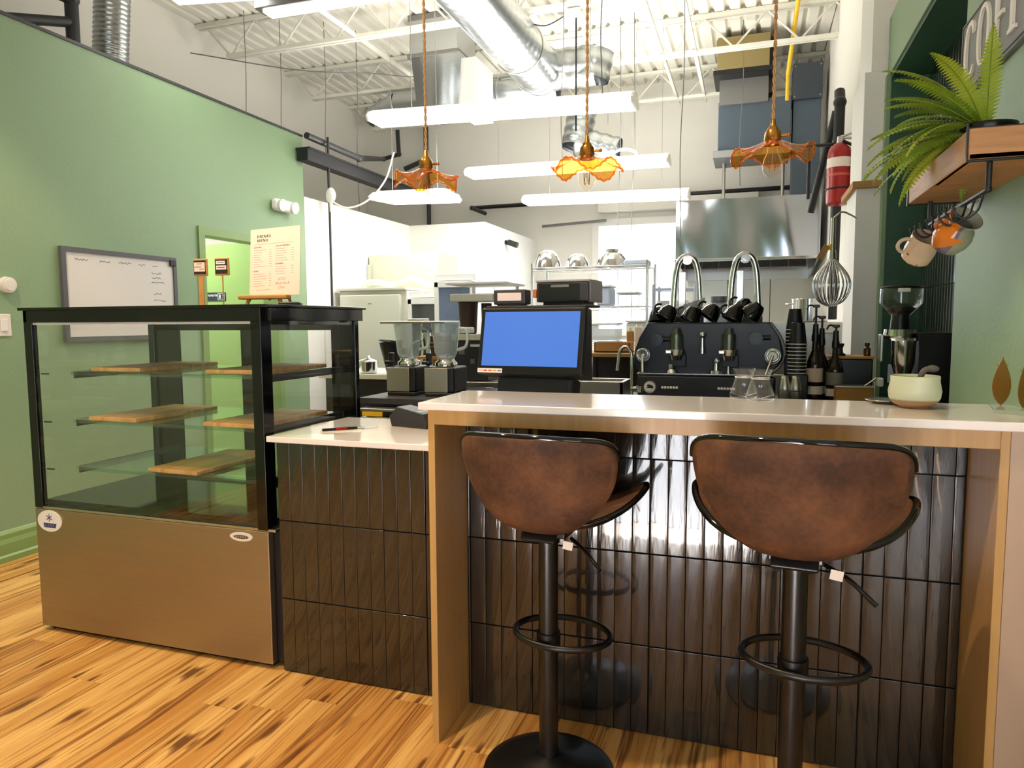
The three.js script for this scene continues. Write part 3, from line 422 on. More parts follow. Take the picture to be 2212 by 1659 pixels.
// ---- bar stools
function pillow(outline, warp, T, rings = 14, n = 72) {         // closed cushion over a flat outline, bent by warp
  const pos = [], idx = []; for (const s of [1, -1]) { const o = pos.length / 3;
    for (let r = 0; r <= rings; r++) { const q = Math.sin(r / rings * PI / 2), th = T / 2 * Math.sqrt(Math.max(0, 1 - Math.pow(q, 5))); for (let i = 0; i < n; i++) { const [x, y] = outline(i / n), p = warp(x * q, y * q, s * th); pos.push(...p); } }
    for (let r = 0; r < rings; r++) for (let i = 0; i < n; i++) { const a = o + r * n + i, b = o + r * n + (i + 1) % n; s > 0 ? idx.push(a, b, b + n, a, b + n, a + n) : idx.push(a, b + n, b, a, a + n, b + n); } }
  const g = new THREE.BufferGeometry(); g.setAttribute('position', new THREE.Float32BufferAttribute(pos, 3)); g.setIndex(idx); g.computeVertexNormals(); return g;
}
function loop(outline, warp, r, t0 = 0, t1 = 1, n = 64) { const p = []; for (let i = 0; i <= n; i++) { const [x, y] = outline(t0 + (t1 - t0) * i / n); p.push(warp(x, y, 0)); } const full = t1 - t0 >= 1; if (full) p.pop(); return tube(p, r, 120, 8, full); }
const smoothLoop = (pts) => { const c = new THREE.CatmullRomCurve3(pts.map(p => new THREE.Vector3(p[0], p[1], 0)), true, 'centripetal'); const L = []; for (let i = 0; i < 400; i++) { const v = c.getPoint(i / 400); L.push([v.x, v.y]); } return t => L[Math.floor(((t % 1) + 1) % 1 * 400) % 400]; };
const half = [[0, -.137], [.08, -.127], [.135, -.093], [.18, -.045], [.206, 0], [.219, .05], [.221, .085], [.215, .108], [.194, .124], [.1, .134]], backOut = smoothLoop([...half, [0, .137], ...half.slice(1).reverse().map(p => [-p[0], p[1]])]);
const sh = [[0, -.2], [.1, -.195], [.19, -.16], [.24, -.09], [.246, -.03], [.215, .045], [.15, .11], [.06, .143], [0, .152]], seatOut = smoothLoop([...sh, ...sh.slice(1, -1).reverse().map(p => [-p[0], p[1]])]);
function makeStool(label, pos, seatY, ringY, turn) {
  const s = thing('bar_stool', label, 'bar stool', pos, turn, 'brown bar stools at the bar');
  const bend = (v) => Math.max(0, Math.min(.35, .15 - v));
  const bw = (x, y, t) => [x, seatY + .155 + y, .105 + .28 * (y + .137) - 1.55 * x * x + t + (y < -.08 ? -(y + .08) * (y + .08) * 9 : 0)];
  const sw = (x, y, t) => [x, seatY + .034 + .052 * Math.abs(x / .24) ** 3 + .16 * (x / .24) ** 2 * bend(y) + .2 * Math.max(0, y) ** 1.5 - .25 * Math.max(0, -y - .1) ** 1.5 + t, y - .065];
  mesh('backrest', pillow(backOut, bw, .034), M.suede, s); mesh('back_piping', loop(backOut, (x, y) => { const p = bw(x, y, 0); return [p[0] * .995, p[1] + .002, p[2] - .006]; }, .0088, .29, .71), M.gloss, s);
  mesh('seat', pillow(seatOut, sw, .045), M.suede, s); mesh('seat_piping', loop(seatOut, sw, .009), M.gloss, s);
  mesh('under_plate', [r2(-.06, .06, seatY - .006, seatY + .013, -.13, .03, .005), rb(.1, .014, .09, .005, 0, seatY + .032, .055, .9)], M.black, s);
  mesh('column', [cyl(.0275, .0275, seatY, 0, seatY / 2 + .003, 0), cyl(.032, .032, .024, 0, seatY - .014, 0)], M.black, s);
  mesh('base', lat([[0, .06], [.035, .058], [.05, .05], [.1, .032], [.16, .018], [.187, .012], [.19, 0], [0, 0]], 56), M.black, s);
  const f = mesh('footrest', [pl(tor(.14, .0095, 0, 0, 0, PI / 2, 0, 0, 56).scale(1, 1, .76), .02, ringY, -.06), cyl(.034, .034, .05, 0, ringY, 0)], M.black, s);
  mesh('height_lever', tube([[.06, seatY - .015, -.02], [.11, seatY - .03, .02], [.165, seatY - .07, .05]], .0055), M.black, s);
  const l = mesh('care_tag', box(.026, .022, .001, .085, seatY - .004, .08, 0, .1, -.15), M.paper, s); l.userData.label = 'small white sewn tag';
  return s;
}
makeStool('brown suede bar stool with round base in view, left of the two', [-.525, 0, -1.875], .705, .395, -.09);
makeStool('brown suede bar stool nearer the camera, right of the two', [.108, 0, -1.715], .75, .488, -.1);

// ---- pendants over the bar
function pendant(x, label) {
  const p = thing('pendant_lamp', label, 'pendant lamp', [x, 1.7, -2.2], 0, 'amber glass pendants over the bar'), top = deckY - 1.7;
  for (const s of [0, PI]) { const pts = []; for (let y = .155; y < top; y += .009) pts.push([.0028 * Math.cos(y * 130 + s), y, .0028 * Math.sin(y * 130 + s)]); mesh('twisted_cord', tube(pts, .0028, pts.length, 5), M.brass2 ??= mat('#a98050', .7), p); }
  mesh('lamp_cap', lat([[0, .16], [.006, .158], [.009, .14], [.014, .135], [.016, .13], [.022, .122], [.024, .1], [.021, .098], [.024, .095], [.024, .088]], 24), M.brass, p);
  mesh('switch_key', [cyl(.004, .004, .02, .03, .112, 0, 0, 0, PI / 2), sph(.006, .042, .112, 0)], M.brass, p);
  const pos = [], idx = [], nr = 26, na = 120, R = .106;
  for (const off of [0]) { const o = pos.length / 3; for (let i = 0; i <= nr; i++) for (let j = 0; j < na; j++) { const t = i / nr, a = j / na * 2 * PI, r = .02 + (R - .02) * Math.pow(t, .85), w = Math.pow(t, 2.2), wave = Math.sin(5 * a + x * 3) * .75 + .25 * Math.sin(3 * a + 1); const rr_ = r * (1 + .05 * w * Math.cos(6 * a)) , y = .1 - .052 * Math.pow(t, .9) + .012 * w + .021 * w * wave + .0022 * Math.sin(36 * a) * t; pos.push(rr_ * Math.cos(a), y - off, rr_ * Math.sin(a)); }
    for (let i = 0; i < nr; i++) for (let j = 0; j < na; j++) { const a = o + i * na + j, b = o + i * na + (j + 1) % na; idx.push(a, b, b + na, a, b + na, a + na); } }
  const g = new THREE.BufferGeometry(); g.setAttribute('position', new THREE.Float32BufferAttribute(pos, 3)); g.setIndex(idx); g.computeVertexNormals();
  mesh('glass_shade', g, M.amber, p); const rim = []; for (let j = 0; j < na; j++) { const k = (nr * na + j) * 3; rim.push([pos[k], pos[k + 1] - .0015, pos[k + 2]]); } mesh('shade_rim', tube(rim, .003, 240, 6, true), M.amber, p);
  const b = mesh('bulb', lat([[0, -.012], [.004, -.008], [.012, -.002], [.024, .012], [.027, .028], [.024, .045], [.014, .066], [.012, .088]], 28), M.bulbGlass, p);
  const f = []; for (let k = 0; k <= 8; k++) f.push([.009 * Math.cos(k * PI / 4), k % 2 ? .01 : .05, .009 * Math.sin(k * PI / 4)]); mesh('filament', tube(f, .0007, 60, 4), M.brass, b);
}
pendant(-1.035, 'amber ruffled glass pendant at the left, above the low counter'); pendant(-.492, 'amber ruffled glass pendant in the middle, above the blue screen'); pendant(.045, 'amber ruffled glass pendant at the right, near the fire extinguisher');

// ---- on the bar top
{
  const b = thing('sugar_bowl', 'pale celadon stoneware bowl on the bar top', 'bowl', [.415, 1.058, -2.13]);
  mesh('bowl', lat([[0, .004], [.03, .004], [.034, 0], [.036, .004], [.05, .012], [.061, .026], [.0635, .045], [.06, .064], [.0585, .072], [.059, .084], [.0555, .086], [.0545, .07], [.056, .05], [.05, .022], [0, .014]], 48), M.celadon, b);
  mesh('foot_band', lat([[.0345, .0005], [.037, .004], [.0505, .0115], [.0585, .0205], [.0592, .022]], 48), M.clay, b);
  const s = thing('stone_scoop', 'dark stone scoop sticking out of the celadon bowl', 'scoop', [.425, 1.058, -2.13]); mesh('handle', tube([[-.02, .03, 0], [0, .075, 0], [.012, .1, 0], [.03, .104, 0]], .0075, 20), mat('#57504a', .6), s); mesh('knob', sph(.012, .03, .104, 0, 1.3, .8, .9), mat('#57504a', .6), s);
  const d = thing('trinket_dish', 'shallow silver dish behind the celadon bowl', 'dish', [.36, 1.058, -2.22]); mesh('dish', lat([[0, .003], [.03, .003], [.032, 0], [.034, .003], [.05, .009], [.051, .011], [.03, .006], [0, .005]], 32), M.steel, d);
  const jug = (l, x, z, k) => { const j = thing('glass_carafe', l, 'carafe', [x, 1.058, z], .5, 'small glass carafes on the bar'); mesh('body', lat([[0, .002], [.036 * k, .002], [.041 * k, .008], [.041 * k, .018], [.026 * k, .062], [.0255 * k, .07], [.034 * k, .092], [.032 * k, .092], [.0235 * k, .07], [.024 * k, .061], [.039 * k, .018], [0, .006]], 36), M.glass, j); mesh('collar', tor(.0255 * k, .0022, 0, .066, 0, PI / 2), M.chrome, j); };
  jug('small clear glass carafe, front one of the pair', .028, -2.18, 1); jug('small clear glass carafe, rear one of the pair', -.018, -2.225, .98);
  const a = thing('leaf_ornament', 'gold skeleton leaf standing in clear acrylic at the bar end', 'ornament', [.625, 1.058, -2.13], -.2);
  mesh('acrylic_base', r2(-.035, .05, 0, .012, -.06, .12, .002), M.glass, a);
  const leaf = (x, z, s, t) => { const o = []; for (let i = 0; i <= 20; i++) { const v = i / 20; o.push([.024 * s * Math.sin(PI * Math.pow(v, .75)), v * .125 * s]); } const p = [...o, ...o.slice(1, -1).reverse().map(q => [-q[0], q[1]])]; const m = mesh('leaf', ext(p, .0012, 0, x, .012, z, 0, t, 0), phys({ color: '#a5793a', roughness: .35, metalness: .6, transmission: .2 }), a); mesh('vein', [rod([x, .012, z], [x, .012 + .125 * s, z], .0012), ...[.03, .05, .07, .09].flatMap(y => [-1, 1].map(k => rod([x, .012 + y * s, z], [x + k * .016 * s * Math.cos(t), .012 + (y + .018) * s, z - k * .016 * s * Math.sin(t)], .0007, 5)))], M.brass, m); };
  leaf(-.012, .0, 1, .5); leaf(.03, .05, .9, .9);
}
// ---- till on the service worktop
{
  const p = thing('pos_terminal', 'black point of sale touchscreen with plain blue display', 'till', [-.755, .887, -2.47], -.1);
  const g = new THREE.Group(); const tilt = -.2;
  const head = (gs) => gs.map(q => q.applyMatrix4(new THREE.Matrix4().makeRotationX(tilt)).translate(0, .335, 0));
  mesh('bezel', head([rb(.412, .25, .022, .01)]), M.black, p);
  const sc = mesh('screen', head([box(.372, .2, .002, -.002, .006, .0112)]), new THREE.MeshStandardMaterial({ color: '#05070c', roughness: .55, emissive: new THREE.Color('#467fdc'), emissiveIntensity: 1.0 }), p);
  const L = new THREE.RectAreaLight(new THREE.Color('#3d7be4'), .6, .37, .2); L.position.set(0, .34, .02); L.rotation.set(-.2, PI, 0); p.add(L);
  mesh('housing', head([ext([[.012, -.12], [.012, .12], [.05, .12], [.11, -.12]], .4, .004, -.2, 0, 0, 0, PI / 2, 0)]), M.charcoal, p);
  mesh('stand', [rb(.3, .16, .1, .015, 0, .12, -.06, -.2), r2(-.17, .17, 0, .03, -.15, .03, .008)], M.charcoal, p); mesh('drawer_box', r2(-.19, .205, .001, .1, -.2, -.02, .006), M.dark, p);
  mesh('card_logo_sticker', head([box(.1, .016, .001, -.152, -.112, .0116)]), mat('#ffffff', .5, 0, { map: canvas(256, 42, (c, w, h) => { c.fillStyle = '#f2eee8'; c.fillRect(0, 0, w, h); const q = ['#e8b9a6', '#d9442c', '#c8703c', '#e0a23a', '#7b8cb0']; q.forEach((k, i) => { c.fillStyle = k; c.fillRect(16 + i * 48, 15, 38, 13); }); }) }), p);
  const r = thing('receipt_printer', 'grey and black receipt printer on top of the till', 'printer', [-.66, 1.352, -2.62], -.1);
  mesh('body', r2(-.1, .105, .012, .085, -.1, .06, .006), M.charcoal, r); mesh('cover', [r2(-.102, .107, .085, .093, -.1, .062, .003), r2(.1, .108, .01, .09, -.1, .05, .003)], mat('#8f8f92', .5), r); mesh('front_face', r2(-.09, .07, .018, .08, .06, .064, .002), M.black, r); mesh('switch', r2(-.115, -.1, .03, .06, .02, .06, .003), M.orange, r); mesh('label_strip', r2(-.04, .03, .066, .075, .064, .0655, .0005), M.greyDuct, r); mesh('feet', r2(-.08, .08, 0, .012, -.08, .04, .002), M.black, r);
  const d = thing('customer_display', 'small black customer display with white label on the till', 'display', [-.86, 1.352, -2.57], -.05); mesh('body', r2(-.065, .065, .004, .06, -.03, .03, .006), M.charcoal, d); mesh('label', r2(-.048, .048, .018, .048, .03, .032, .001), mat('#d9c8c4', .6), d); mesh('foot', r2(-.05, .05, 0, .004, -.03, .03, .001), M.black, d);
  mesh('tray', r2(-.19, .2, .455, .464, -.19, -.02, .003), M.charcoal, p); mesh('tray_support', r2(-.12, .12, .1, .455, -.16, -.1, .006), M.charcoal, p);
  one('white_cup_lid', 'white plastic lid lying beside the till', 'lid', [lat([[0, .012], [.03, .014], [.036, .006], [.04, .004], [.04, 0]], 28)], M.plastic, [-.985, 1.02, -2.42]).rotation.x = .1;
  one('cup_pedestal', 'dark box holding the white lid beside the till', 'box', r2(-.05, .05, .887, 1.02, -2.47, -2.37, .005), M.charcoal, [-.985, 0, 0]);
}
// ================= back counter with the espresso machine =================
one('back_counter', 'dark back counter carrying the espresso machine', 'counter', [b2(-1.98, .85, 0, .86, -4.05, -3.4), b2(-2.0, .865, .86, .89, -4.08, -3.36)], M.charcoal);
{
  const m = thing('espresso_machine', 'black two-group espresso machine on the back counter', 'espresso machine', [-.2, .89, -3.5]);
  mesh('rear_body', ext([[-.28, .387], [.282, .387], [.32, .32], [.336, .24], [.315, .19], [.27, .15], [-.31, .15], [-.345, .2], [-.34, .26], [-.32, .32]], .36, .008, 0, 0, -.42), M.navy, m);
  mesh('side_rim', tube([[.284, .39, -.05], [.33, .32, -.05], [.348, .24, -.05], [.325, .185, -.05], [.28, .15, -.05]], .008, 30), M.greyDuct, m);
  mesh('drip_base', r2(-.32, .31, .02, .145, -.42, .04, .012), M.dark, m); mesh('drip_edge', r2(-.322, .3, .145, .153, -.06, .045, .002), M.chrome, m);
  for (const [x, z] of [[-.28, .02], [.27, .02], [-.28, -.38], [.27, -.38]]) mesh('foot', cyl(.02, .024, .022, x, .011, z), M.black, m);
  for (const x of [-.143, .1]) { const h = mesh('group_head', [cyl(.03, .03, .075, x, .3, -.01), cyl(.017, .022, .03, x, .352, -.01)], mat('#5a5f50', .3, .7), m); mesh('group_collar', [cyl(.042, .038, .028, x, .252, -.005), cyl(.03, .026, .022, x, .226, -.005), rb(.03, .02, .05, .006, x - .03, .255, .03)], M.chrome, h); mesh('group_housing', r2(x - .03, x + .045, .18, .24, -.05, -.03, .004), M.navy, h); }
  mesh('water_spout', [sph(.015, -.02, .335, .005), cyl(.008, .008, .06, -.02, .3, 0), cyl(.011, .011, .03, -.02, .262, .004)], M.chrome, m);
  for (const [x, y] of [[-.305, .238], [.296, .237]]) { const k = mesh('steam_valve', [cyl(.036, .036, .014, x, y, -.03, PI / 2), tor(.026, .006, x, y, -.02)], M.chrome, m); mesh('valve_lever', rod([x, y, -.015], [x + (x < 0 ? .008 : -.03), y - .085, .02], .007), M.chrome, k); }
  for (const [x, y] of [[-.238, .31], [.22, .318]]) mesh('steam_knob', [cyl(.032, .03, .04, x, y, -.03, PI / 2, 0, 0, 8), cyl(.012, .012, .05, x + .04, y + .004, -.03, 0, 0, PI / 2)], M.black, m);
  mesh('tamper_cups', [cyl(.022, .03, .016, -.16, .162, .0), cyl(.012, .012, .03, -.165, .18, 0), cyl(.03, .032, .014, .045, .16, .0), cyl(.01, .013, .045, .045, .185, 0), sph(.016, .048, .212, 0), cyl(.006, .01, .035, .1, .17, 0)], M.chrome, m);
  const lg = canvas(128, 128, (c) => { c.fillStyle = '#0c0c10'; c.fillRect(0, 0, 128, 128); c.fillStyle = '#d8d8d6'; c.beginPath(); c.arc(64, 64, 60, 0, 7); c.fill(); c.fillStyle = '#14141a'; c.beginPath(); c.ellipse(70, 56, 36, 18, .35, 0, 7); c.fill(); c.fillRect(30, 66, 50, 8); c.beginPath(); c.arc(64, 64, 50, .3, 2.6); c.lineWidth = 4; c.strokeStyle = '#77777a'; c.stroke(); });
  mesh('round_emblem', pl(new THREE.CylinderGeometry(.03, .03, .005, 32).rotateX(PI / 2), -.26, .085, .0425), [mat('#c8c8c6', .4)][0], m); mesh('emblem_print', pl(new THREE.CircleGeometry(.029, 32), -.26, .085, .0462), mat('#ffffff', .5, 0, { map: lg }), m);
  for (const x0 of [-.2, .06]) for (let k = 0; k < 6; k++) mesh('brew_button', rb(.011, .012, .006, .003, x0 + k * .0135, .085, .0425), M.plastic, m);
  // black cups lying upside down along the cup rail
  const cup = (x, y, z, ry, rz, i) => { const c = thing('espresso_cup', ['black cup at the left end of the cup row on the espresso machine', 'black cup second from the left on the espresso machine', 'black cup third from the left on the espresso machine', 'black cup left of the gap on the espresso machine', 'black cup right of the gap on the espresso machine', 'black cup stacked highest on the espresso machine', 'large black cup at the right end on the espresso machine'][i], 'cup', [x, y, z], ry, 'black cups on the espresso machine'); c.scale.setScalar(1.4); const b = mesh('cup', lat([[.018, 0], [.02, .002], [.03, .02], [.036, .045], [.037, .05], [.034, .05], [.028, .022], [0, .006]], 28, 0, .037, 0, 0, 0, rz), M.gloss, c); mesh('handle', pl(tor(.016, .004, .036, .028, 0, 0, 0, -PI / 2, 24, PI * 1.2), 0, .037, 0, 0, 0, rz), M.gloss, c); };
  [[-.455, 1.305, -3.68, 2, 2.9], [-.375, 1.31, -3.6, .4, 2.6], [-.265, 1.305, -3.6, .2, 2.8], [-.165, 1.312, -3.62, .3, 2.5], [-.065, 1.306, -3.6, .4, 2.7], [-.02, 1.34, -3.72, .2, 2.6], [.035, 1.314, -3.6, -.2, 2.4]].forEach((a, i) => cup(...a, i));
}
{ // to the right of the machine
  const ORD = ['lowest', 'second', 'third', 'fourth', 'fifth', 'sixth', 'seventh', 'eighth'];
  const cupGeo = lat([[.026, .1], [.0275, .1], [.0275, .098], [.0385, .006], [.041, .004], [.041, 0], [.038, 0], [.026, .095], [.0, .094]], 28), rimGeo = tor(.0395, .0022, 0, .003, 0, PI / 2, 0, 0, 32);
  const proto = thing('paper_cup', 'black paper cup, lowest in the rear stack beside the espresso machine', 'paper cup', [.19, 1.13, -3.575], 0, 'black paper cups stacked upside down'); mesh('cup', cupGeo, M.black, proto); mesh('rim', rimGeo, M.offwhite, proto); mesh('cup_base', cyl(.0258, .0258, .002, 0, .0965, 0), M.offwhite, proto);
  for (let k = 1; k < 8; k++) copy(proto, [.19, 1.13 + k * .0165, -3.575], k < 7 ? ORD[k] + ' black paper cup from the bottom of the rear stack' : 'black paper cup on top of the rear stack beside the espresso machine');
  for (let k = 0; k < 9; k++) copy(proto, [.2, 1.05 + k * .0165, -3.48], k < 8 ? ORD[k] + ' black paper cup from the bottom of the front stack' : 'black paper cup on top of the front stack beside the espresso machine');
  one('cup_stand', 'black stand under the two paper cup stacks', 'stand', [r2(.155, .245, .89, 1.049, -3.525, -3.435, .006), r2(.15, .235, .89, 1.129, -3.62, -3.53, .006)], M.black);
  const bottle = (l, x, z, h, lab, pumpUp) => { const b = thing('syrup_bottle', l, 'bottle', [x, .89, z], 0, 'syrup bottles by the espresso machine'); mesh('bottle', lat([[0, 0], [.032, 0], [.036, .006], [.036, h * .62], [.03, h * .72], [.014, h * .86], [.013, h], [0, h]], 28), phys({ color: '#2a1a10', roughness: .08, transmission: .35 }), b); mesh('label', cyl(.0365, .0365, h * .2, 0, h * .5, 0, 0, 0, 0, 28, true), mat(lab, .7), b); mesh('upper_label', cyl(.0365, .0365, h * .12, 0, h * .28, 0, 0, 0, 0, 28, true), mat('#d9cfc0', .7), b); mesh('pump', [cyl(.016, .016, .03, 0, h + .012, 0), cyl(.011, .014, .05, 0, h + .05, 0), cyl(.005, .005, pumpUp, 0, h + .07 + pumpUp / 2, 0), rb(.03, .014, .018, .005, 0, h + .075 + pumpUp, 0), tube([[0, h + .075 + pumpUp, 0], [-.03, h + .078 + pumpUp, .01], [-.04, h + .06 + pumpUp, .012]], .004)], M.black, b); };
  bottle('tall dark syrup bottle with cream label and high pump', .275, -3.5, .31, '#cdb79a', .08); bottle('dark syrup bottle with grey label beside the knock box', .36, -3.5, .28, '#77756a', .02); bottle('dark syrup bottle half hidden behind the labelled bottles', .31, -3.6, .29, '#3a332c', .05);
  for (const [x, l] of [[.145, 'steel shaker beside the paper cups, left one'], [.19, 'steel shaker beside the paper cups, right one']]) { const s = thing('steel_shaker', l, 'shaker', [x, .89, -3.39], 0, 'steel shakers'); mesh('body', lat([[0, 0], [.022, 0], [.027, .09], [.024, .115], [.017, .145], [.015, .155], [0, .158]], 24), M.steel, s); mesh('band', tor(.0268, .0015, 0, .09, 0, PI / 2), M.charcoal, s); }
  const k = thing('knock_box', 'black box with wood rim at the end of the back counter', 'box', [.43, .89, -3.66]); mesh('body', r2(-.09, .095, 0, .225, -.1, .09, .006), M.black, k); mesh('rim', r2(-.095, .1, .225, .237, -.105, .095, .003), M.kraft, k); mesh('dial', [cyl(.018, .018, .012, -.06, .12, .093, PI / 2), cyl(.012, .014, .03, -.06, .07, .1, PI / 2)], M.steel, k);
  one('tamper', 'black coffee tamper standing on the black box', 'tamper', lat([[0, 0], [.02, 0], [.021, .008], [.01, .014], [.008, .035], [.014, .05], [.014, .057], [0, .058]], 24), M.black, [.395, 1.127, -3.62]);
  const sb = thing('spice_bottle', 'tiny brown bottle standing on the black box', 'bottle', [.505, 1.127, -3.62]); mesh('bottle', lat([[0, 0], [.014, 0], [.015, .004], [.015, .034], [.008, .04], [.008, .046], [0, .046]], 20), phys({ color: '#5a3414', roughness: .1, transmission: .3 }), sb); mesh('cap', cyl(.0105, .0105, .014, 0, .053, 0), M.black, sb);
  const wb = thing('wooden_tray', 'golden wooden tray box with a steel rim in front of the black box', 'tray', [.43, .89, -3.42]); mesh('box', r2(-.075, .075, 0, .11, -.05, .04, .004), M.card, wb); mesh('rim', r2(-.078, .078, .11, .117, -.053, .043, .002), M.steel, wb); mesh('ladle', rod([.04, .112, 0], [.09, .15, -.01], .004), M.steel, wb);
}
{ // coffee grinder
  const g = thing('coffee_grinder', 'coffee grinder with clear bean hopper in front of the dark niche', 'grinder', [.615, .89, -3.5]);
  mesh('body', [ext([[-.1, 0], [.06, 0], [.05, .03], [.05, .2], [.075, .34], [-.07, .34], [-.09, .26]], .13, .006, .065, 0, 0, 0, PI / 2, 0), r2(-.075, .075, 0, .03, -.06, .12, .008)], M.dark, g);
  mesh('chrome_collar', [cyl(.062, .066, .03, 0, .345, 0), cyl(.07, .066, .012, 0, .325, 0)], M.chrome, g); mesh('doser', lat([[0, .1], [.012, .105], [.03, .16], [.046, .22], [.048, .31], [.05, .325], [0, .325]], 28, 0, 0, .09), M.chrome, g);
  mesh('side_trim', [r2(-.082, -.07, .22, .34, -.02, .05, .004), r2(.07, .082, .22, .34, -.02, .05, .004)], M.steel, g); mesh('front_plate', r2(-.05, .05, .13, .21, .05, .056, .002), mat('#b9c0d0', .3), g); mesh('knob', rb(.028, .04, .03, .008, -.078, .13, .05), M.plastic, g);
  mesh('throat', lat([[.04, .36], [.038, .4], [.036, .41], [.036, .43]], 24), M.black, g); mesh('hopper', lat([[.036, .42], [.05, .435], [.082, .47], [.084, .475], [.084, .54], [.082, .54], [.082, .476], [.048, .437], [.036, .424]], 36), M.glass, g);
  mesh('coffee_beans', lat([[0, .42], [.034, .425], [.05, .44], [.06, .452], [.03, .462], [0, .464]], 28), M.coffee, g); mesh('lid', lat([[0, .552], [.06, .55], [.086, .545], [.087, .538], [0, .538]], 36), M.black, g); mesh('hopper_gate', r2(-.028, .02, .52, .536, .081, .084, .002), M.plastic, g);
}
{ // niche tiles above the counter end
  const n = thing('niche_tiling', 'dark glazed tiles lining the niche behind the grinder', 'tiling', [.879, 0, 0], -PI / 2);
  tileWall(n, -4.45, -2.92, [[.892, 1.166], [1.166, 1.459], [1.459, 1.752], [1.752, 2.045], [2.045, 2.338], [2.338, 2.6]], 0, -4.45);
}

// ---- sign, shelf, fern and mugs on the right wall
{
  const font = await new FontLoader().loadAsync('fonts/droid/droid_serif_regular.typeface.json');
  const s = thing('coffee_sign', 'grey sign board reading COFFEE in white capitals', 'sign', [.68, 2.035, -2.885], -PI / 2);
  mesh('board', r2(0, .98, 0, .25, 0, .018, .003), M.signGrey, s); mesh('frame_bead', [r2(.008, .972, .008, .014, .018, .022, .001), r2(.008, .972, .236, .242, .018, .022, .001), r2(.008, .014, .008, .242, .018, .022, .001), r2(.966, .972, .008, .242, .018, .022, .001)], mat('#6c6c6c', .6), s);
  let x = .045; for (const ch of 'COFFEE') { const g = new TextGeometry(ch, { font, size: .17, depth: .008, curveSegments: 6, bevelEnabled: false }); g.scale(.84, 1.06, 1); g.computeBoundingBox(); const w = g.boundingBox.max.x; mesh('letter', pl(g, x, .042, .018), M.signWhite, s); x += w + .028; }
}
{
  const s = thing('wall_shelf', 'wooden box shelf with black metal edges on the right wall', 'shelf', [0, 0, 0]), X0 = .49, X1 = .68, Y0 = 1.678, Y1 = 1.752, Z0 = -2.74, Z1 = -2.035;
  mesh('bottom_board', r2(X0 + .002, X1, Y0, Y0 + .014, Z0, Z1, .002), M.shelfWood, s); mesh('front_board', r2(X0, X0 + .014, Y0, Y1, Z0 + .002, Z1 - .002, .002), M.shelfWood, s); mesh('end_board', r2(X0 + .002, X1, Y0, Y1, Z1 - .014, Z1, .002), M.shelfWood, s); mesh('end_board', r2(X0 + .002, X1, Y0, Y1, Z0, Z0 + .014, .002), M.shelfWood, s);
  for (const z of [Z0 + .004, Z1 - .004]) mesh('metal_bracket', [r2(X0 - .004, X0 + .0, Y0 - .006, Y1 + .014, z - .008, z + .004, .001), r2(X0 - .003, X1, Y0 - .005, Y0 - .001, z - .008, z + .004, .001), r2(X0 - .003, X1, Y1 - .0, Y1 + .003, z - .002, z + .002, .001)], M.black, s);
  const rail = mesh('hook_rail', pipe([[.545, Y0 - .002, -2.07], [.545, 1.61, -2.07], [.545, 1.6, -2.68], [.545, Y0 - .002, -2.68]], .007), M.dark, s);
  for (let k = 0; k < 8; k++) { const z = -2.12 - k * .074; mesh('hook', [tor(.009, .003, .545, 1.603, z, 0, PI / 2), tube([[.545, 1.592, z], [.535, 1.565, z + .004], [.51, 1.548, z], [.487, 1.562, z], [.482, 1.582, z]], .003, 20), sph(.0045, .482, 1.583, z)], M.black, rail); }
}
{
  const mug = (l, pos, tilt, build) => { const m = thing('hanging_mug', l, 'mug', pos, 0, 'mugs on the shelf hooks'); build(m); m.quaternion.setFromUnitVectors(new THREE.Vector3(0, 1, 0), V(tilt).normalize()); };
  mug('grey and orange glazed pot-bellied mug hanging under the shelf', [.535, 1.565, -2.27], [.3, .62, .72], (m) => {
    const body = [[0, -.105], [.028, -.105], [.04, -.095], [.049, -.07], [.05, -.05], [.044, -.03], [.034, -.018], [.033, -.012], [.042, .004], [.044, .008], [.041, .008], [.031, -.012], [.03, -.018], [.04, -.035], [.045, -.06], [.03, -.098], [0, -.1]];
    const t = tex(256, 128, (u, v) => { const e = .5 + .1 * Math.sin(u * 6.28 * 1 + 1) + .05 * fbm(u, v, 6, 4, 2, 3), w = Math.abs(((u - .8 + 1.5) % 1) - .5); return w + (v < .3 ? .2 - v : 0) < .12 + .05 * e ? [196, 112, 28] : w < .19 ? [104, 92, 108] : [138, 140, 122]; });
    mesh('cup', lat(body, 48, .012, 0, 0), mat('#ffffff', .15, 0, { map: t }), m); mesh('handle', tor(.019, .0055, -.026, -.032, 0, 0, 0, PI / 2 + .25, 24, PI), mat('#a85a1c', .2), m); });
  mug('cream and brown patterned mug hanging behind the orange one', [.515, 1.55, -2.56], [.25, .75, .6], (m) => {
    const t = tex(256, 128, (u, v) => { const n = fbm(u, v, 10, 6, 3, 77); return v > .32 ? [206, 178, 150] : n > .62 ? [60, 14, 10] : n > .5 ? [158, 84, 34] : [214, 186, 156]; });
    mesh('cup', lat([[0, -.09], [.035, -.09], [.043, -.082], [.046, -.05], [.043, -.006], [.044, 0], [.041, 0], [.042, -.05], [.036, -.084], [0, -.085]].map(p => p), 40), mat('#ffffff', .25, 0, { map: t }), m); mesh('handle', tor(.025, .006, -.042, -.045, 0, 0, 0, PI / 2, 24, PI), mat('#cbb39a', .3), m); });
}
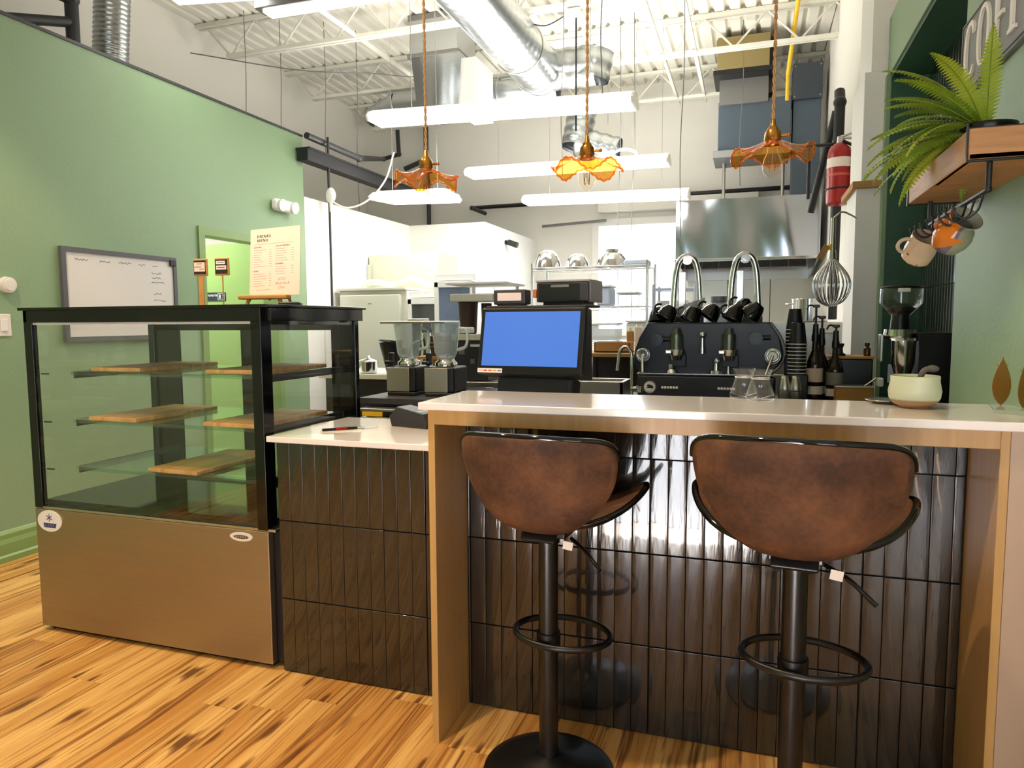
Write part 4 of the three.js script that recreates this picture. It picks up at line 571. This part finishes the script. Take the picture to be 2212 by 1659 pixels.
{ // fern in a black pot
  const f = thing('potted_fern', 'bright green fern in a black pot on the wooden shelf', 'fern', [.585, 1.692, -2.27]);
  mesh('pot', lat([[0, 0], [.05, 0], [.055, .005], [.07, .1], [.074, .105], [.074, .115], [.066, .115], [.064, .1], [0, .095]], 32), M.black, f); mesh('soil', cyl(.063, .063, .01, 0, .1, 0), M.soil, f);
  const r = rng(77), frond = (az, el, len, droop, w, m) => {
    const pos = [], idx = [], N = 30, pts = []; let p = new THREE.Vector3(0, .1, 0), e = el; const dirx = Math.cos(az), dirz = Math.sin(az), side = new THREE.Vector3(-dirz, 0, dirx), roll = (r() - .5) * .9;
    for (let i = 0; i <= N; i++) { pts.push([p.clone(), e]); p = p.clone().add(new THREE.Vector3(dirx * Math.cos(e), Math.sin(e), dirz * Math.cos(e)).multiplyScalar(len / N)); e -= droop / N * (.4 + 1.2 * i / N); }
    for (let i = 2; i < N; i++) { const t = i / N, L = w * Math.pow(Math.sin(PI * Math.min(1, .08 + t * .93)), .7) * (t > .8 ? 1.1 - t * .3 : 1), [q, ee] = pts[i], fw = new THREE.Vector3(dirx * Math.cos(ee), Math.sin(ee), dirz * Math.cos(ee)), up = new THREE.Vector3().crossVectors(side, fw).normalize();
      for (const s of [-1, 1]) { const out = side.clone().multiplyScalar(s * Math.cos(roll)).addScaledVector(up, s * Math.sin(roll) - .12).normalize(), tip = q.clone().addScaledVector(out, L).addScaledVector(fw, L * .35), b = pos.length / 3, hw = len / N * .46, mid = q.clone().lerp(tip, .5).addScaledVector(up, .004);
        for (const v of [q.clone().addScaledVector(fw, -hw), q.clone().addScaledVector(fw, hw), mid.clone().addScaledVector(fw, hw * 1.0), mid.clone().addScaledVector(fw, -hw * 1.0), tip]) pos.push(v.x, v.y, v.z); idx.push(b, b + 1, b + 2, b, b + 2, b + 3, b + 3, b + 2, b + 4); } }
    const g = new THREE.BufferGeometry(); g.setAttribute('position', new THREE.Float32BufferAttribute(pos, 3)); g.setIndex(idx); g.computeVertexNormals();
    const fr = mesh('frond', g, m, f); mesh('stalk', tube(pts.filter((_, i) => i % 3 === 0).map(a => a[0].toArray()), .0016, 24, 5), M.fern, fr);
  };
  // towards the room (-x), back (-z), front (+z) and upright
  for (let k = 0; k < 34; k++) { const az = PI - .75 + k / 33 * 2.5 + (r() - .5) * .3, up = k % 5 === 0; frond(az, up ? .95 - r() * .3 : .45 - r() * .6, (up ? .25 : .27) + r() * .08, up ? .9 : .9 + r() * .5, .026 + r() * .008, k % 3 ? M.fern : M.fernLight); }
  frond(-PI / 2 + .4, 1.5, .3, .2, .036, M.fernLight); frond(PI, 1.0, .33, 1.0, .034, M.fernLight);
}
// ---- whiteboard, lamp and switches on the green wall
{
  const w = thing('whiteboard', 'whiteboard with grey frame and handwriting on the green wall', 'whiteboard', [-3.85, 1.19, -3.15], PI / 2);
  const t = canvas(1024, 640, (g, W, H) => { g.fillStyle = '#dedad4'; g.fillRect(0, 0, W, H); const r = rng(9), scr = (x, y, L, a = 9) => { g.strokeStyle = '#4a4846'; g.lineWidth = 4; g.beginPath(); g.moveTo(x, y); for (let i = 0; i < L; i += 9) g.lineTo(x + i, y + (r() - .5) * a * 2); g.stroke(); };
    scr(90, 60, 110); scr(300, 60, 95); scr(470, 60, 120); scr(660, 60, 70); scr(800, 60, 60); scr(790, 120, 100); scr(790, 155, 95); scr(785, 195, 140); scr(800, 290, 90); scr(800, 345, 130, 7); });
  mesh('board', box(.84, .52, .01, .44, .28, .012), mat('#ffffff', .3, 0, { map: t }), w); mesh('frame', frame(0, .88, 0, .56, .028, 0, .026), mat('#55565a', .5), w); mesh('corner_clip', r2(.82, .87, .5, .545, .02, .032, .004), M.black, w);
}
{ const e = thing('emergency_light', 'white emergency light with two round heads on the green wall', 'emergency light', [-3.85, 2.29, -5.25], PI / 2); mesh('body', rb(.26, .1, .07, .03, 0, 0, .035), M.plastic, e); for (const x of [-.075, .1]) { const h = mesh('lamp_head', [cyl(.05, .045, .03, x, -.005, .075, PI / 2 + .15, 0, 0)], M.offwhite, e); mesh('lens', cyl(.04, .04, .006, x, -.008, .092, PI / 2 + .15), M.glass, h); } }
one('thermostat', 'round white thermostat on the green wall at the left edge', 'thermostat', [cyl(.042, .045, .025, 0, 0, .013, PI / 2, 0, 0, 36), cyl(.03, .032, .008, 0, 0, .029, PI / 2, 0, 0, 36)], M.offwhite, [-3.85, 1.508, -2.83], PI / 2);
{ const s = thing('light_switch', 'white light switch plate on the green wall below the thermostat', 'switch', [-3.85, 1.29, -2.8], PI / 2); mesh('plate', r2(-.04, .04, -.06, .06, 0, .006, .003), M.offwhite, s); mesh('rocker', rb(.034, .066, .008, .003, 0, 0, .008), M.plastic, s); }

// ================= kitchen things =================
{ const c = thing('prep_counter', 'black prep counter with pale edge left of the blenders', 'counter', [0, 0, 0]); mesh('cabinet', b2(-3.05, -2.0, 0, .88, -5.3, -4.65), M.dark, c); mesh('top', r2(-3.08, -2.0, .88, .915, -5.32, -4.6, .004), M.fridge, c); mesh('brace', rod([-2.2, .02, -4.62], [-2.05, .87, -4.62], .02), M.greyDuct, c); }
{ const b = thing('waste_bin', 'leaning black bin on the prep counter beside the case', 'bin', [-2.5, .915, -4.72], .2); mesh('bin', lat([[0, .004], [.06, 0], [.085, .23], [.088, .235], [.082, .235], [.057, .01], [0, .01]], 24, 0, 0, 0, 0, 0, .12), M.black, b); b.position.y = .922; mesh('liner', rb(.07, .17, .09, .02, .07, .1, .0, 0, 0, .1), M.charcoal, b); mesh('bag_edge', tor(.086, .004, -.028, .233, 0, PI / 2 + .0, -.12, 0), M.black, b); }
{ const p = thing('rice_cooker_pot', 'small silver pot with lid at the edge of the prep counter', 'pot', [-2.72, .915, -4.72]); mesh('pot', lat([[0, 0], [.06, 0], [.065, .01], [.068, .085], [.075, .09], [0, .09]], 28), M.chrome, p); mesh('lid', lat([[.074, .09], [.06, .105], [.015, .112], [.012, .13], [0, .133]], 28), M.chrome, p); }
const pitcher = (l, x, z, k) => { const p = thing('steel_pitcher', l, 'pitcher', [x, .915, z], .4, 'steel milk pitchers'); mesh('body', lat([[0, 0], [.06, 0], [.065, .01], [.05, .13], [.058, .2], [.055, .2], [.047, .13], [.06, .012], [0, .008]].map(a => [a[0] * k, a[1] * k]), 28), M.chrome, p); mesh('handle', tor(.05 * k, .007, -.06 * k, .11 * k, 0, 0, 0, PI / 2, 24, PI), M.steel, p); };
pitcher('tall steel pitcher behind the blenders, left one', -2.27, -4.88, 1.5); pitcher('steel pitcher behind the blenders, right one', -2.1, -4.8, 1.2);
function blender(l, x, lidTurn) {
  const b = thing('blender', l, 'blender', [x, .89, -3.62], 0, 'blenders on the back counter');
  mesh('base', [r2(-.085, .085, .0, .02, -.1, .1, .006), r2(-.085, .0855, .02, .16, -.1, .092, .012)], M.dark, b); mesh('steel_face', r2(-.088, .05, .022, .155, .092, .098, .004), M.steel2 ??= mat('#b7b1a4', .42, 1), b);
  mesh('coupling', lat([[.06, .16], [.062, .18], [.045, .195], [.05, .2], [0, .2]], 24), M.chrome, b); mesh('jar', lat([[.045, .2], [.062, .235], [.08, .39], [.082, .395], [.079, .395], [.06, .238], [.04, .21], [0, .208]], 24), phys({ color: '#eef3f2', roughness: .12, transmission: .85 }), b); mesh('blades', [cyl(.006, .006, .02, 0, .215, 0), box(.05, .002, .008, 0, .222, 0, 0, .4, .2), box(.05, .002, .008, 0, .222, 0, 0, 2, -.2)], M.steel, b);
  mesh('jar_handle', tube([[.078, .37, 0], [.12, .36, 0], [.118, .27, 0], [.066, .25, 0]], .009, 24), phys({ color: '#eef3f2', roughness: .15, transmission: .7 }), b); mesh('clamp', [rb(.03, .07, .03, .006, -.08, .2, .05), rb(.05, .02, .03, .006, -.09, .18, .06)], M.black, b);
}
blender('blender with steel base and clear jar, left one behind the low counter', -1.83); blender('blender with steel base and clear jar, right one beside the till', -1.6);
one('sheet_tray', 'flat steel tray lying across the two blender jars', 'tray', [r2(-.2, .2, 0, .014, -.1, .1, .005), r2(-.06, .04, .014, .028, -.04, .04, .006)], M.steel, [-1.76, 1.286, -3.63]);
{ const s = thing('blender_stand', 'low black stand with yellow warning sticker under the blenders', 'stand', [-1.72, 0, -3.31]); mesh('shelf', [r2(-.23, .3, .83, .845, -.04, .04, .004), r2(-.22, .3, .79, .8, -.04, .04, .004)], M.steel, s); mesh('warning_sticker', r2(-.21, -.09, .805, .828, .035, .041, .001), M.yellow, s); mesh('leg', r2(-.2, -.18, 0, .8, -.03, .03, .003), M.black, s); mesh('leg', r2(.26, .28, 0, .8, -.03, .03, .003), M.black, s); }
{ // dark brewer with hopper, behind the till
  const b = thing('coffee_brewer', 'dark coffee brewer with brown hopper behind the till', 'brewer', [-1.72, .915, -4.4]); mesh('cabinet', r2(-.12, .12, 0, .26, -.12, .12, .01), M.charcoal, b); mesh('button', [r2(-.08, -.04, .17, .2, .12, .124, .002)], M.greyDuct, b); mesh('button', r2(0, .08, .22, .235, .12, .124, .002), M.plastic, b); mesh('button', r2(0, .03, .11, .14, .12, .124, .002), M.greyDuct, b); mesh('top_tray', r2(-.13, .13, .26, .3, -.12, .13, .006), M.cream, b); mesh('hopper', lat([[.05, .3], [.055, .31], [.065, .5], [.068, .51], [0, .51]], 24, -.06, 0, 0), M.brown, b); mesh('hopper_lid', r2(-.14, .16, .51, .56, -.14, .12, .008), M.cream, b); mesh('second_hopper', lat([[.03, .3], [.035, .5], [0, .5]], 18, .08, 0, .03), M.coffee, b); mesh('filter_papers', rb(.1, .04, .08, .01, -.05, .325, .08), M.plastic, b);
  one('brewer_table', 'low steel table carrying the coffee brewer', 'table', [r2(-2.0, -1.5, .88, .914, -4.64, -4.2, .004), ...[[-1.97, -4.23], [-1.53, -4.23], [-1.97, -4.6], [-1.53, -4.6]].map(([x, z]) => rod([x, 0, z], [x, .88, z], .016))], M.steel);
  const k = thing('brown_box', 'dark brown box with tan bands on a wooden ledge beside the brewer', 'box', [-1.95, 1.07, -4.38]); mesh('box', ext([[-.06, 0], [.07, 0], [.07, .13], [-.075, .13]], .13, .003, 0, 0, -.06), M.brown, k); mesh('band', [r2(-.07, .072, .085, .091, -.066, .076, .001), r2(-.068, .072, .06, .064, -.066, .076, .001)], M.kraft, k);
  one('wooden_ledge', 'narrow wooden ledge under the brown box', 'ledge', [r2(-2.1, -1.86, 1.05, 1.07, -4.46, -4.26, .003), r2(-2.0, -1.86, .915, 1.05, -4.44, -4.3, .003)], M.kraft); }
{ const f = thing('white_fridge', 'pale upright fridge against the white cold room wall', 'fridge', [-3.42, 0, -6.05]); mesh('cabinet', r2(-.4, .33, 0, 1.6, -.55, -.05, .01), M.fridge, f); mesh('door', r2(-.37, .28, .1, 1.56, -.05, 0, .012), M.fridge, f); mesh('top_edge', r2(-.41, .34, 1.6, 1.625, -.56, .0, .004), M.cream, f); mesh('badge', r2(-.06, -.02, 1.47, 1.48, 0, .003, .001), M.kraft, f); mesh('handle', r2(-.35, -.335, .7, 1.2, .0, .03, .004), M.greyDuct, f); }
one('grey_cabinet', 'grey green panel cabinet standing above the pale fridge', 'cabinet', [r2(-3.83, -3.03, 0, 2.0, -7.2, -6.7, .006), r2(-3.845, -3.8, 1.6, 1.9, -6.74, -6.68, .003)], M.greyPanel);
one('plastic_wrap_heap', 'crumpled clear wrapping on top of the pale fridge', 'wrapping', [tube([[-.3, .03, 0], [-.1, .06, .1], [.1, .03, -.05], [.28, .09, .05], [.42, .03, 0]], .03, 30), tube([[-.1, .03, -.1], [.2, .05, 0], [.45, .03, -.05]], .025, 24)], phys({ color: '#f2ecdc', roughness: .3, transmission: .3 }), [-3.42, 1.63, -6.35]);
function cooler(l, x0, x1, h, z, tint) { const c = thing('glass_door_cooler', l, 'cooler', [0, 0, z], 0, 'white glass door coolers'); mesh('cabinet', [r2(x0, x1, 0, .1, -.5, 0, .005), r2(x0, x1, h - .06, h, -.5, 0, .005), r2(x0, x0 + .03, .1, h - .06, -.5, 0, .004), r2(x1 - .03, x1, .1, h - .06, -.5, 0, .004), r2(x0, x1, .1, h - .06, -.5, -.48, .003)], M.plastic, c); const d = mesh('door_frame', [r2(x0, x0 + .04, .1, h - .07, .002, .03, .004), r2(x1 - .04, x1, .1, h - .07, .002, .03, .004), r2(x0, x1, h - .12, h - .065, .002, .03, .004), r2(x0, x1, .1, .15, .002, .03, .004)], M.plastic, c); mesh('pane', b2(x0 + .04, x1 - .04, .15, h - .12, .012, .018), phys({ color: tint, roughness: .05, transmission: .8 }), d); mesh('handle', r2(x1 - .03, x1 - .01, .9, 1.2, .03, .06, .004), M.greyDuct, d); for (let k = 0; k < 4; k++) mesh('shelf', r2(x0 + .03, x1 - .03, .4 + k * .27, .41 + k * .27, -.46, -.02, .003), M.rubberWhite, c); for (let k = 0; k < 4; k++) { const xx = x0 + .1 + (k % 2) * .17; mesh('stored_tub', lat([[0, 0], [.05, 0], [.06, .1], [.062, .12], [0, .12]], 16, xx, .68 + .27 * Math.floor(k / 2), -.2), k % 2 ? M.offwhite : M.greyDuct, c); } }
cooler('small white cooler with glass door beside the pale fridge', -3.02, -2.7, 1.58, -6.0, '#9aa0a0'); cooler('tall white glass door cooler left of the coffee brewer', -2.68, -2.3, 1.72, -5.85, '#c9d6ee');
one('open_cooler_lid', 'thin pale flap sticking out over the coffee brewer', 'flap', [r2(-1.9, -1.48, 1.535, 1.55, -4.7, -4.3, .004), rod([-1.85, .9, -4.68], [-1.85, 1.535, -4.68], .012), rod([-1.53, .9, -4.68], [-1.53, 1.535, -4.68], .012)], M.plastic);
// wire rack with bowls and tubs
{ const r = thing('wire_rack', 'chrome wire rack with steel bowls on top in the kitchen', 'rack', [-1.33, 0, -6.25]); for (const [x, z] of [[-.5, -.24], [.5, -.24], [-.5, .24], [.5, .24]]) mesh('post', rod([x, 0, z], [x, 1.8, z], .013), M.chrome, r);
  for (const y of [.3, .72, 1.12, 1.42, 1.76]) { const gs = []; for (let k = 0; k < 11; k++) gs.push(rod([-.5, y, -.24 + k * .048], [.5, y, -.24 + k * .048], .003, 5)); for (const z of [-.24, .24]) { gs.push(rod([-.5, y - .025, z], [.5, y - .025, z], .004, 6)); } for (const x of [-.5, -.16, .16, .5]) gs.push(rod([x, y - .004, -.24], [x, y - .004, .24], .005, 6)); mesh('wire_shelf', gs, M.chrome, r); } }
const bowl = (l, x, r, h, n = 1) => { const b = thing('steel_bowl', l, 'bowl', [x, 1.764, -6.2], 0, 'upturned steel bowls on the wire rack'); mesh('bowl', lat([[r, 0], [r * 1.04, .004], [r, .008], [r * .92, h * .4], [r * .7, h * .8], [r * .4, h], [0, h]], 32), M.chrome, b); if (n > 1) mesh('foot_rim', lat([[r * .35, h], [r * .45, h + .02], [r * .38, h + .022], [r * .3, h]], 28), M.steel, b); };
bowl('upturned steel bowl at the left on the wire rack', -1.74, .12, .16); bowl('upturned steel bowl in the middle on the wire rack', -1.47, .105, .12); bowl('upturned steel colander at the right on the wire rack', -1.16, .135, .13, 2);
one('blue_tub_lid', 'pale blue plastic tray at the right end of the rack top', 'tray', r2(-.1, .1, 0, .05, -.12, .12, .015), M.blueGrey, [-.94, 1.765, -6.2]);
{ const tubs = [[-1.7, 1.424, .12, .09, 'white'], [-1.4, 1.424, .09, .14, 'white'], [-1.2, 1.424, .07, .16, 'grey'], [-1.0, 1.424, .1, .1, 'clear'], [-1.7, 1.124, .11, .12, 'amber'], [-1.45, 1.124, .1, .1, 'clear'], [-1.2, 1.124, .14, .14, 'clear'], [-.93, 1.124, .09, .16, 'white'], [-1.68, .724, .11, .15, 'white'], [-1.4, .724, .12, .17, 'amber'], [-1.1, .724, .13, .16, 'clear'], [-.9, .724, .06, .2, 'white']];
  const where = { '1.424': 'upper', '1.124': 'middle', '0.724': 'lower' }, pos = {}; 
  tubs.forEach(([x, y, r, h, k], i) => { const lvl = where[String(y)], n = pos[lvl] = (pos[lvl] ?? 0) + 1, t = thing('storage_tub', `${k === 'amber' ? 'amber lidded' : k + ' lidded'} storage tub, ${['first', 'second', 'third', 'fourth'][n - 1]} from the left on the ${lvl} rack shelf`, 'tub', [x, y, -6.15]); mesh('tub', rb(r * 1.7, h, .26, .02, 0, h / 2, 0), k === 'amber' ? M.kraft : k === 'clear' ? M.clearBin : k === 'grey' ? M.blueGrey : M.plastic, t); mesh('lid', rb(r * 1.8, .018, .28, .006, 0, h + .009, 0), M.rubberWhite, t); }); }
{ const b = thing('blue_shelf_rack', 'pale blue edged shelf with jars right of the wire rack', 'rack', [-.62, 0, -6.3]); for (const x of [-.17, .17]) mesh('post', [rod([x, 0, -.2], [x, 1.6, -.2], .012), rod([x, 0, .2], [x, 1.6, .2], .012)], M.blueGrey, b); for (const y of [.6, .9, 1.18, 1.55]) mesh('shelf', r2(-.18, .18, y, y + .02, -.21, .21, .004), M.blueGrey, b); }
[[-.72, 1.2, M.plastic, 'white jar with orange band, left one on the blue shelf'], [-.56, 1.2, M.plastic, 'white jar with orange band, right one on the blue shelf']].forEach(([x, y, m, l]) => { const j = thing('storage_jar', l, 'jar', [x, y, -6.2], 0, 'jars on the blue shelf'); mesh('jar', lat([[0, 0], [.06, 0], [.065, .01], [.065, .2], [.05, .22], [.05, .24], [0, .24]], 24), m, j); mesh('band', cyl(.066, .066, .05, 0, .1, 0), M.orange, j); mesh('lid', cyl(.055, .055, .03, 0, .25, 0), M.rubberWhite, j); });
{ const t = thing('work_table', 'wooden topped work table behind the espresso machine', 'table', [-.9, 0, -4.85]); mesh('top', r2(-.2, .55, 1.06, 1.085, -.25, .25, .004), M.kraft, t); for (const [x, z] of [[-.17, -.22], [.52, -.22], [-.17, .22], [.52, .22]]) mesh('leg', rod([x, 0, z], [x, 1.06, z], .018), M.charcoal, t); mesh('back_panel', b2(-.18, .53, .1, 1.05, -.24, -.22), mat('#3c3732', .6), t);
  one('open_crate', 'small crate of packets on the wooden topped table', 'crate', [r2(-.12, .12, 0, .012, -.09, .09, .003), r2(-.12, .12, 0, .07, .08, .09, .003), r2(-.12, .12, 0, .07, -.09, -.08, .003), r2(-.12, -.11, 0, .07, -.09, .09, .003), r2(.11, .12, 0, .07, -.09, .09, .003)], M.kraft, [-.88, 1.085, -4.8]);
  for (let k = 0; k < 6; k++) { const j = thing('tea_packet', ['amber packet at the left', 'white packet second', 'dark red packet third', 'white packet fourth', 'amber packet fifth', 'white packet at the right'][k] + ' in the row behind the open crate', 'packet', [-.8 + k * .055, 1.085, -4.98], 0, 'packets on the wooden topped table'); mesh('packet', rb(.045, .14 + .03 * (k % 2), .05, .006, 0, (.14 + .03 * (k % 2)) / 2, 0), [M.kraft, M.plastic, M.red, M.plastic, M.yellow, M.plastic][k], j); mesh('cap', cyl(.015, .015, .02, 0, .15 + .03 * (k % 2), 0), M.rubberWhite, j); } }
{ const f = thing('bar_tap', 'steel gooseneck tap left of the espresso machine', 'tap', [-.57, .89, -3.41]); mesh('spout', tube([[.03, 0, 0], [.03, .2, 0], [.025, .255, 0], [0, .28, 0], [-.025, .262, 0], [-.035, .2, 0], [-.04, .165, 0]], .0075, 50), M.chrome, f); mesh('valve', [cyl(.014, .016, .03, .03, .015, 0), rod([.03, .08, 0], [.07, .08, .01], .01), cyl(.016, .016, .03, .07, .08, .012)], M.chrome, f); }
one('sink_basin', 'low steel basin left of the espresso machine', 'basin', [r2(-.16, .1, 0, .1, -.12, -.1, .003), r2(-.16, .1, 0, .1, .1, .12, .003), r2(-.16, -.14, 0, .1, -.12, .12, .003), r2(.08, .1, 0, .1, -.12, .12, .003), r2(-.16, .1, 0, .01, -.12, .12, .003)], M.steel, [-.7, .89, -3.65]);
// tall steel arches and filters behind the machine
function arch(l, x, tint) { const a = thing('steel_arch', l, 'stand', [x, .89, -4.02], .15, 'tall steel arches behind the espresso machine'); const p = [[-.075, .42], [-.055, .68], [-.035, .735], [0, .755], [.035, .735], [.055, .68], [.075, .42]]; mesh('arch_band', tube(p.map(q => [q[0], q[1], 0]), .017, 40), M.chrome, a); mesh('inner_blade', r2(-.045, -.005, .3, .67, -.006, .006, .004), tint, a); mesh('bolt', [cyl(.024, .024, .03, 0, .73, .01, PI / 2), cyl(.012, .012, .04, 0, .73, .015, PI / 2)], M.chrome, a); mesh('base', r2(-.09, .09, 0, .43, -.04, .04, .01), M.charcoal, a); }
arch('tall steel arch behind the left half of the espresso machine', -.34, M.steel); arch('tall steel arch behind the right half of the espresso machine', -.04, M.steel);
{ const f = thing('filter_stack', 'fluted white coffee filters leaning behind the espresso machine', 'filters', [-.3, 1.29, -3.82]); const pos = [], idx = [], n = 96; for (let i = 0; i <= 6; i++) for (let j = 0; j < n; j++) { const a = j / n * 2 * PI, t = i / 6, r = .045 + .05 * t + .003 * t * Math.cos(24 * a); pos.push(r * Math.cos(a), .06 * t + .003 * Math.sin(24 * a) * t, r * Math.sin(a)); } for (let i = 0; i < 6; i++) for (let j = 0; j < n; j++) { const a = i * n + j, b = i * n + (j + 1) % n; idx.push(a, b, b + n, a, b + n, a + n); } const g = new THREE.BufferGeometry(); g.setAttribute('position', new THREE.Float32BufferAttribute(pos, 3)); g.setIndex(idx); g.computeVertexNormals(); const m = mesh('filters', g, M.offwhite, f); m.rotation.z = .35; m.position.y = .03; }
{ const b = thing('blue_jug', 'glossy pale blue jug behind the cups on the espresso machine', 'jug', [-.18, 1.05, -4.25]); mesh('jug', lat([[0, 0], [.1, 0], [.11, .02], [.1, .2], [.06, .3], [.04, .33], [.04, .35], [0, .35]], 28), M.blueGrey, b); mesh('cap', cyl(.045, .045, .03, 0, .365, 0), M.greyDuct, b); one('jug_stand', 'dark box under the pale blue jug', 'stand', r2(-.12, .12, 0, 1.05, -.1, .1, .006), M.charcoal, [-.18, 0, -4.25]); }
{ const w = thing('balloon_whisk', 'large wire balloon whisk hanging beside the white column', 'whisk', [.42, 1.5, -4.4]); for (let k = 0; k < 12; k++) { const a = k * PI / 12, c = Math.cos(a), s = Math.sin(a), p = []; for (let i = 0; i <= 20; i++) { const t = i / 20 * 2 * PI, r = .095 * Math.sin(t / 2) ** .8 * (t <= PI ? 1 : 1); const side = Math.cos(t / 2) > 0 ? 1 : 1; const u = i / 20, q = u < .5 ? u * 2 : (1 - u) * 2, R = .098 * Math.sin(PI * Math.min(1, q) * .5) ** .9 * (1 - .0), y = .13 - .26 * (1 - Math.cos(PI * q / 2 * 1)) ; const rad = q > .55 ? .098 * Math.sqrt(Math.max(0, 1 - ((q - .55) / .45) ** 2)) : .012 + .086 * Math.sin(q / .55 * PI / 2) ** 1.2; p.push([(u < .5 ? 1 : -1) * rad * c, .14 - .27 * q, (u < .5 ? 1 : -1) * rad * s]); } mesh('wire', tube(p, .0042, 40, 6), M.chrome, w); } mesh('ferrule', cyl(.018, .022, .05, 0, .16, 0), M.steel, w); mesh('handle', rod([0, .18, 0], [0, .36, 0], .014), M.steel, w); mesh('hook', tube([[0, .36, 0], [.04, .39, 0], [.09, .38, -.05], [.13, .37, -.125]], .005), M.steel, w); const tg = mesh('paper_tag', box(.035, .085, .002, -.05, .17, .03, 0, .2, -.5), M.kraft, w); mesh('yellow_tape', cyl(.016, .016, .03, -.012, .2, .0), M.yellow, w); }
{ const p = thing('stock_pot', 'tall steel stock pot seen behind the syrup bottles', 'pot', [.39, 1.28, -5.5]); mesh('pot', lat([[0, 0], [.115, 0], [.12, .01], [.12, .16], [.126, .165], [.116, .165], [.112, .01], [0, .01]], 36), M.chrome, p); mesh('lid_handle', [tor(.03, .006, -.13, .13, 0, PI / 2), tor(.03, .006, .13, .13, 0, PI / 2)], M.steel, p); const r = one('range_cooker', 'steel range under the hood behind the espresso machine', 'range', [r2(-.4, .7, 0, .92, -6.3, -5.3, .01), r2(-.4, .7, .92, 1.28, -5.7, -5.3, .01)], M.steel); }
{ const w = thing('plastic_jug', 'clear plastic jug and white bottle on the counter edge behind the pumps', 'jug', [.36, .89, -3.9]); mesh('jug', lat([[0, 0], [.06, 0], [.062, .25], [.04, .32], [.03, .34], [0, .34]], 28), M.clearBin, w); mesh('neck_ring', tor(.032, .006, 0, .34, 0, PI / 2), M.rubberWhite, w); }
// ================= downlights over the seating area, behind and above the camera =================
[[-2.9, -1.6, 'left of the counter, nearest the green wall'], [-1.3, -.9, 'over the floor before the low counter'], [-2.5, 1.5, 'over the left part of the seating area'], [-.9, 1.8, 'over the middle of the seating area']].forEach(([x, z, where]) => {
  const l = thing('can_downlight', 'warm hanging can downlight ' + where, 'lamp', [x, 3.9, z], 0, 'warm downlights over the seating area');
  mesh('can', [cyl(.07, .07, .2, 0, .1, 0, 0, 0, 0, 28, true), cyl(.07, .07, .006, 0, .2, 0)], M.dark, l); mesh('stem', rod([0, .2, 0], [0, deckY - 3.9, 0], .008), M.dark, l);
  mesh('lamp_lens', cyl(.06, .06, .01, 0, .02, 0), M.bulbGlow, l);
  const p = new THREE.SpotLight(new THREE.Color(...WARM), WARM_CANDELA, 0, .83, .16, 2); p.position.set(0, -.02, 0); p.target.position.set(0, -2, 0); p.castShadow = true; p.shadow.radius = 2.5; l.add(p); l.add(p.target);
});
renderer.render(scene, camera);
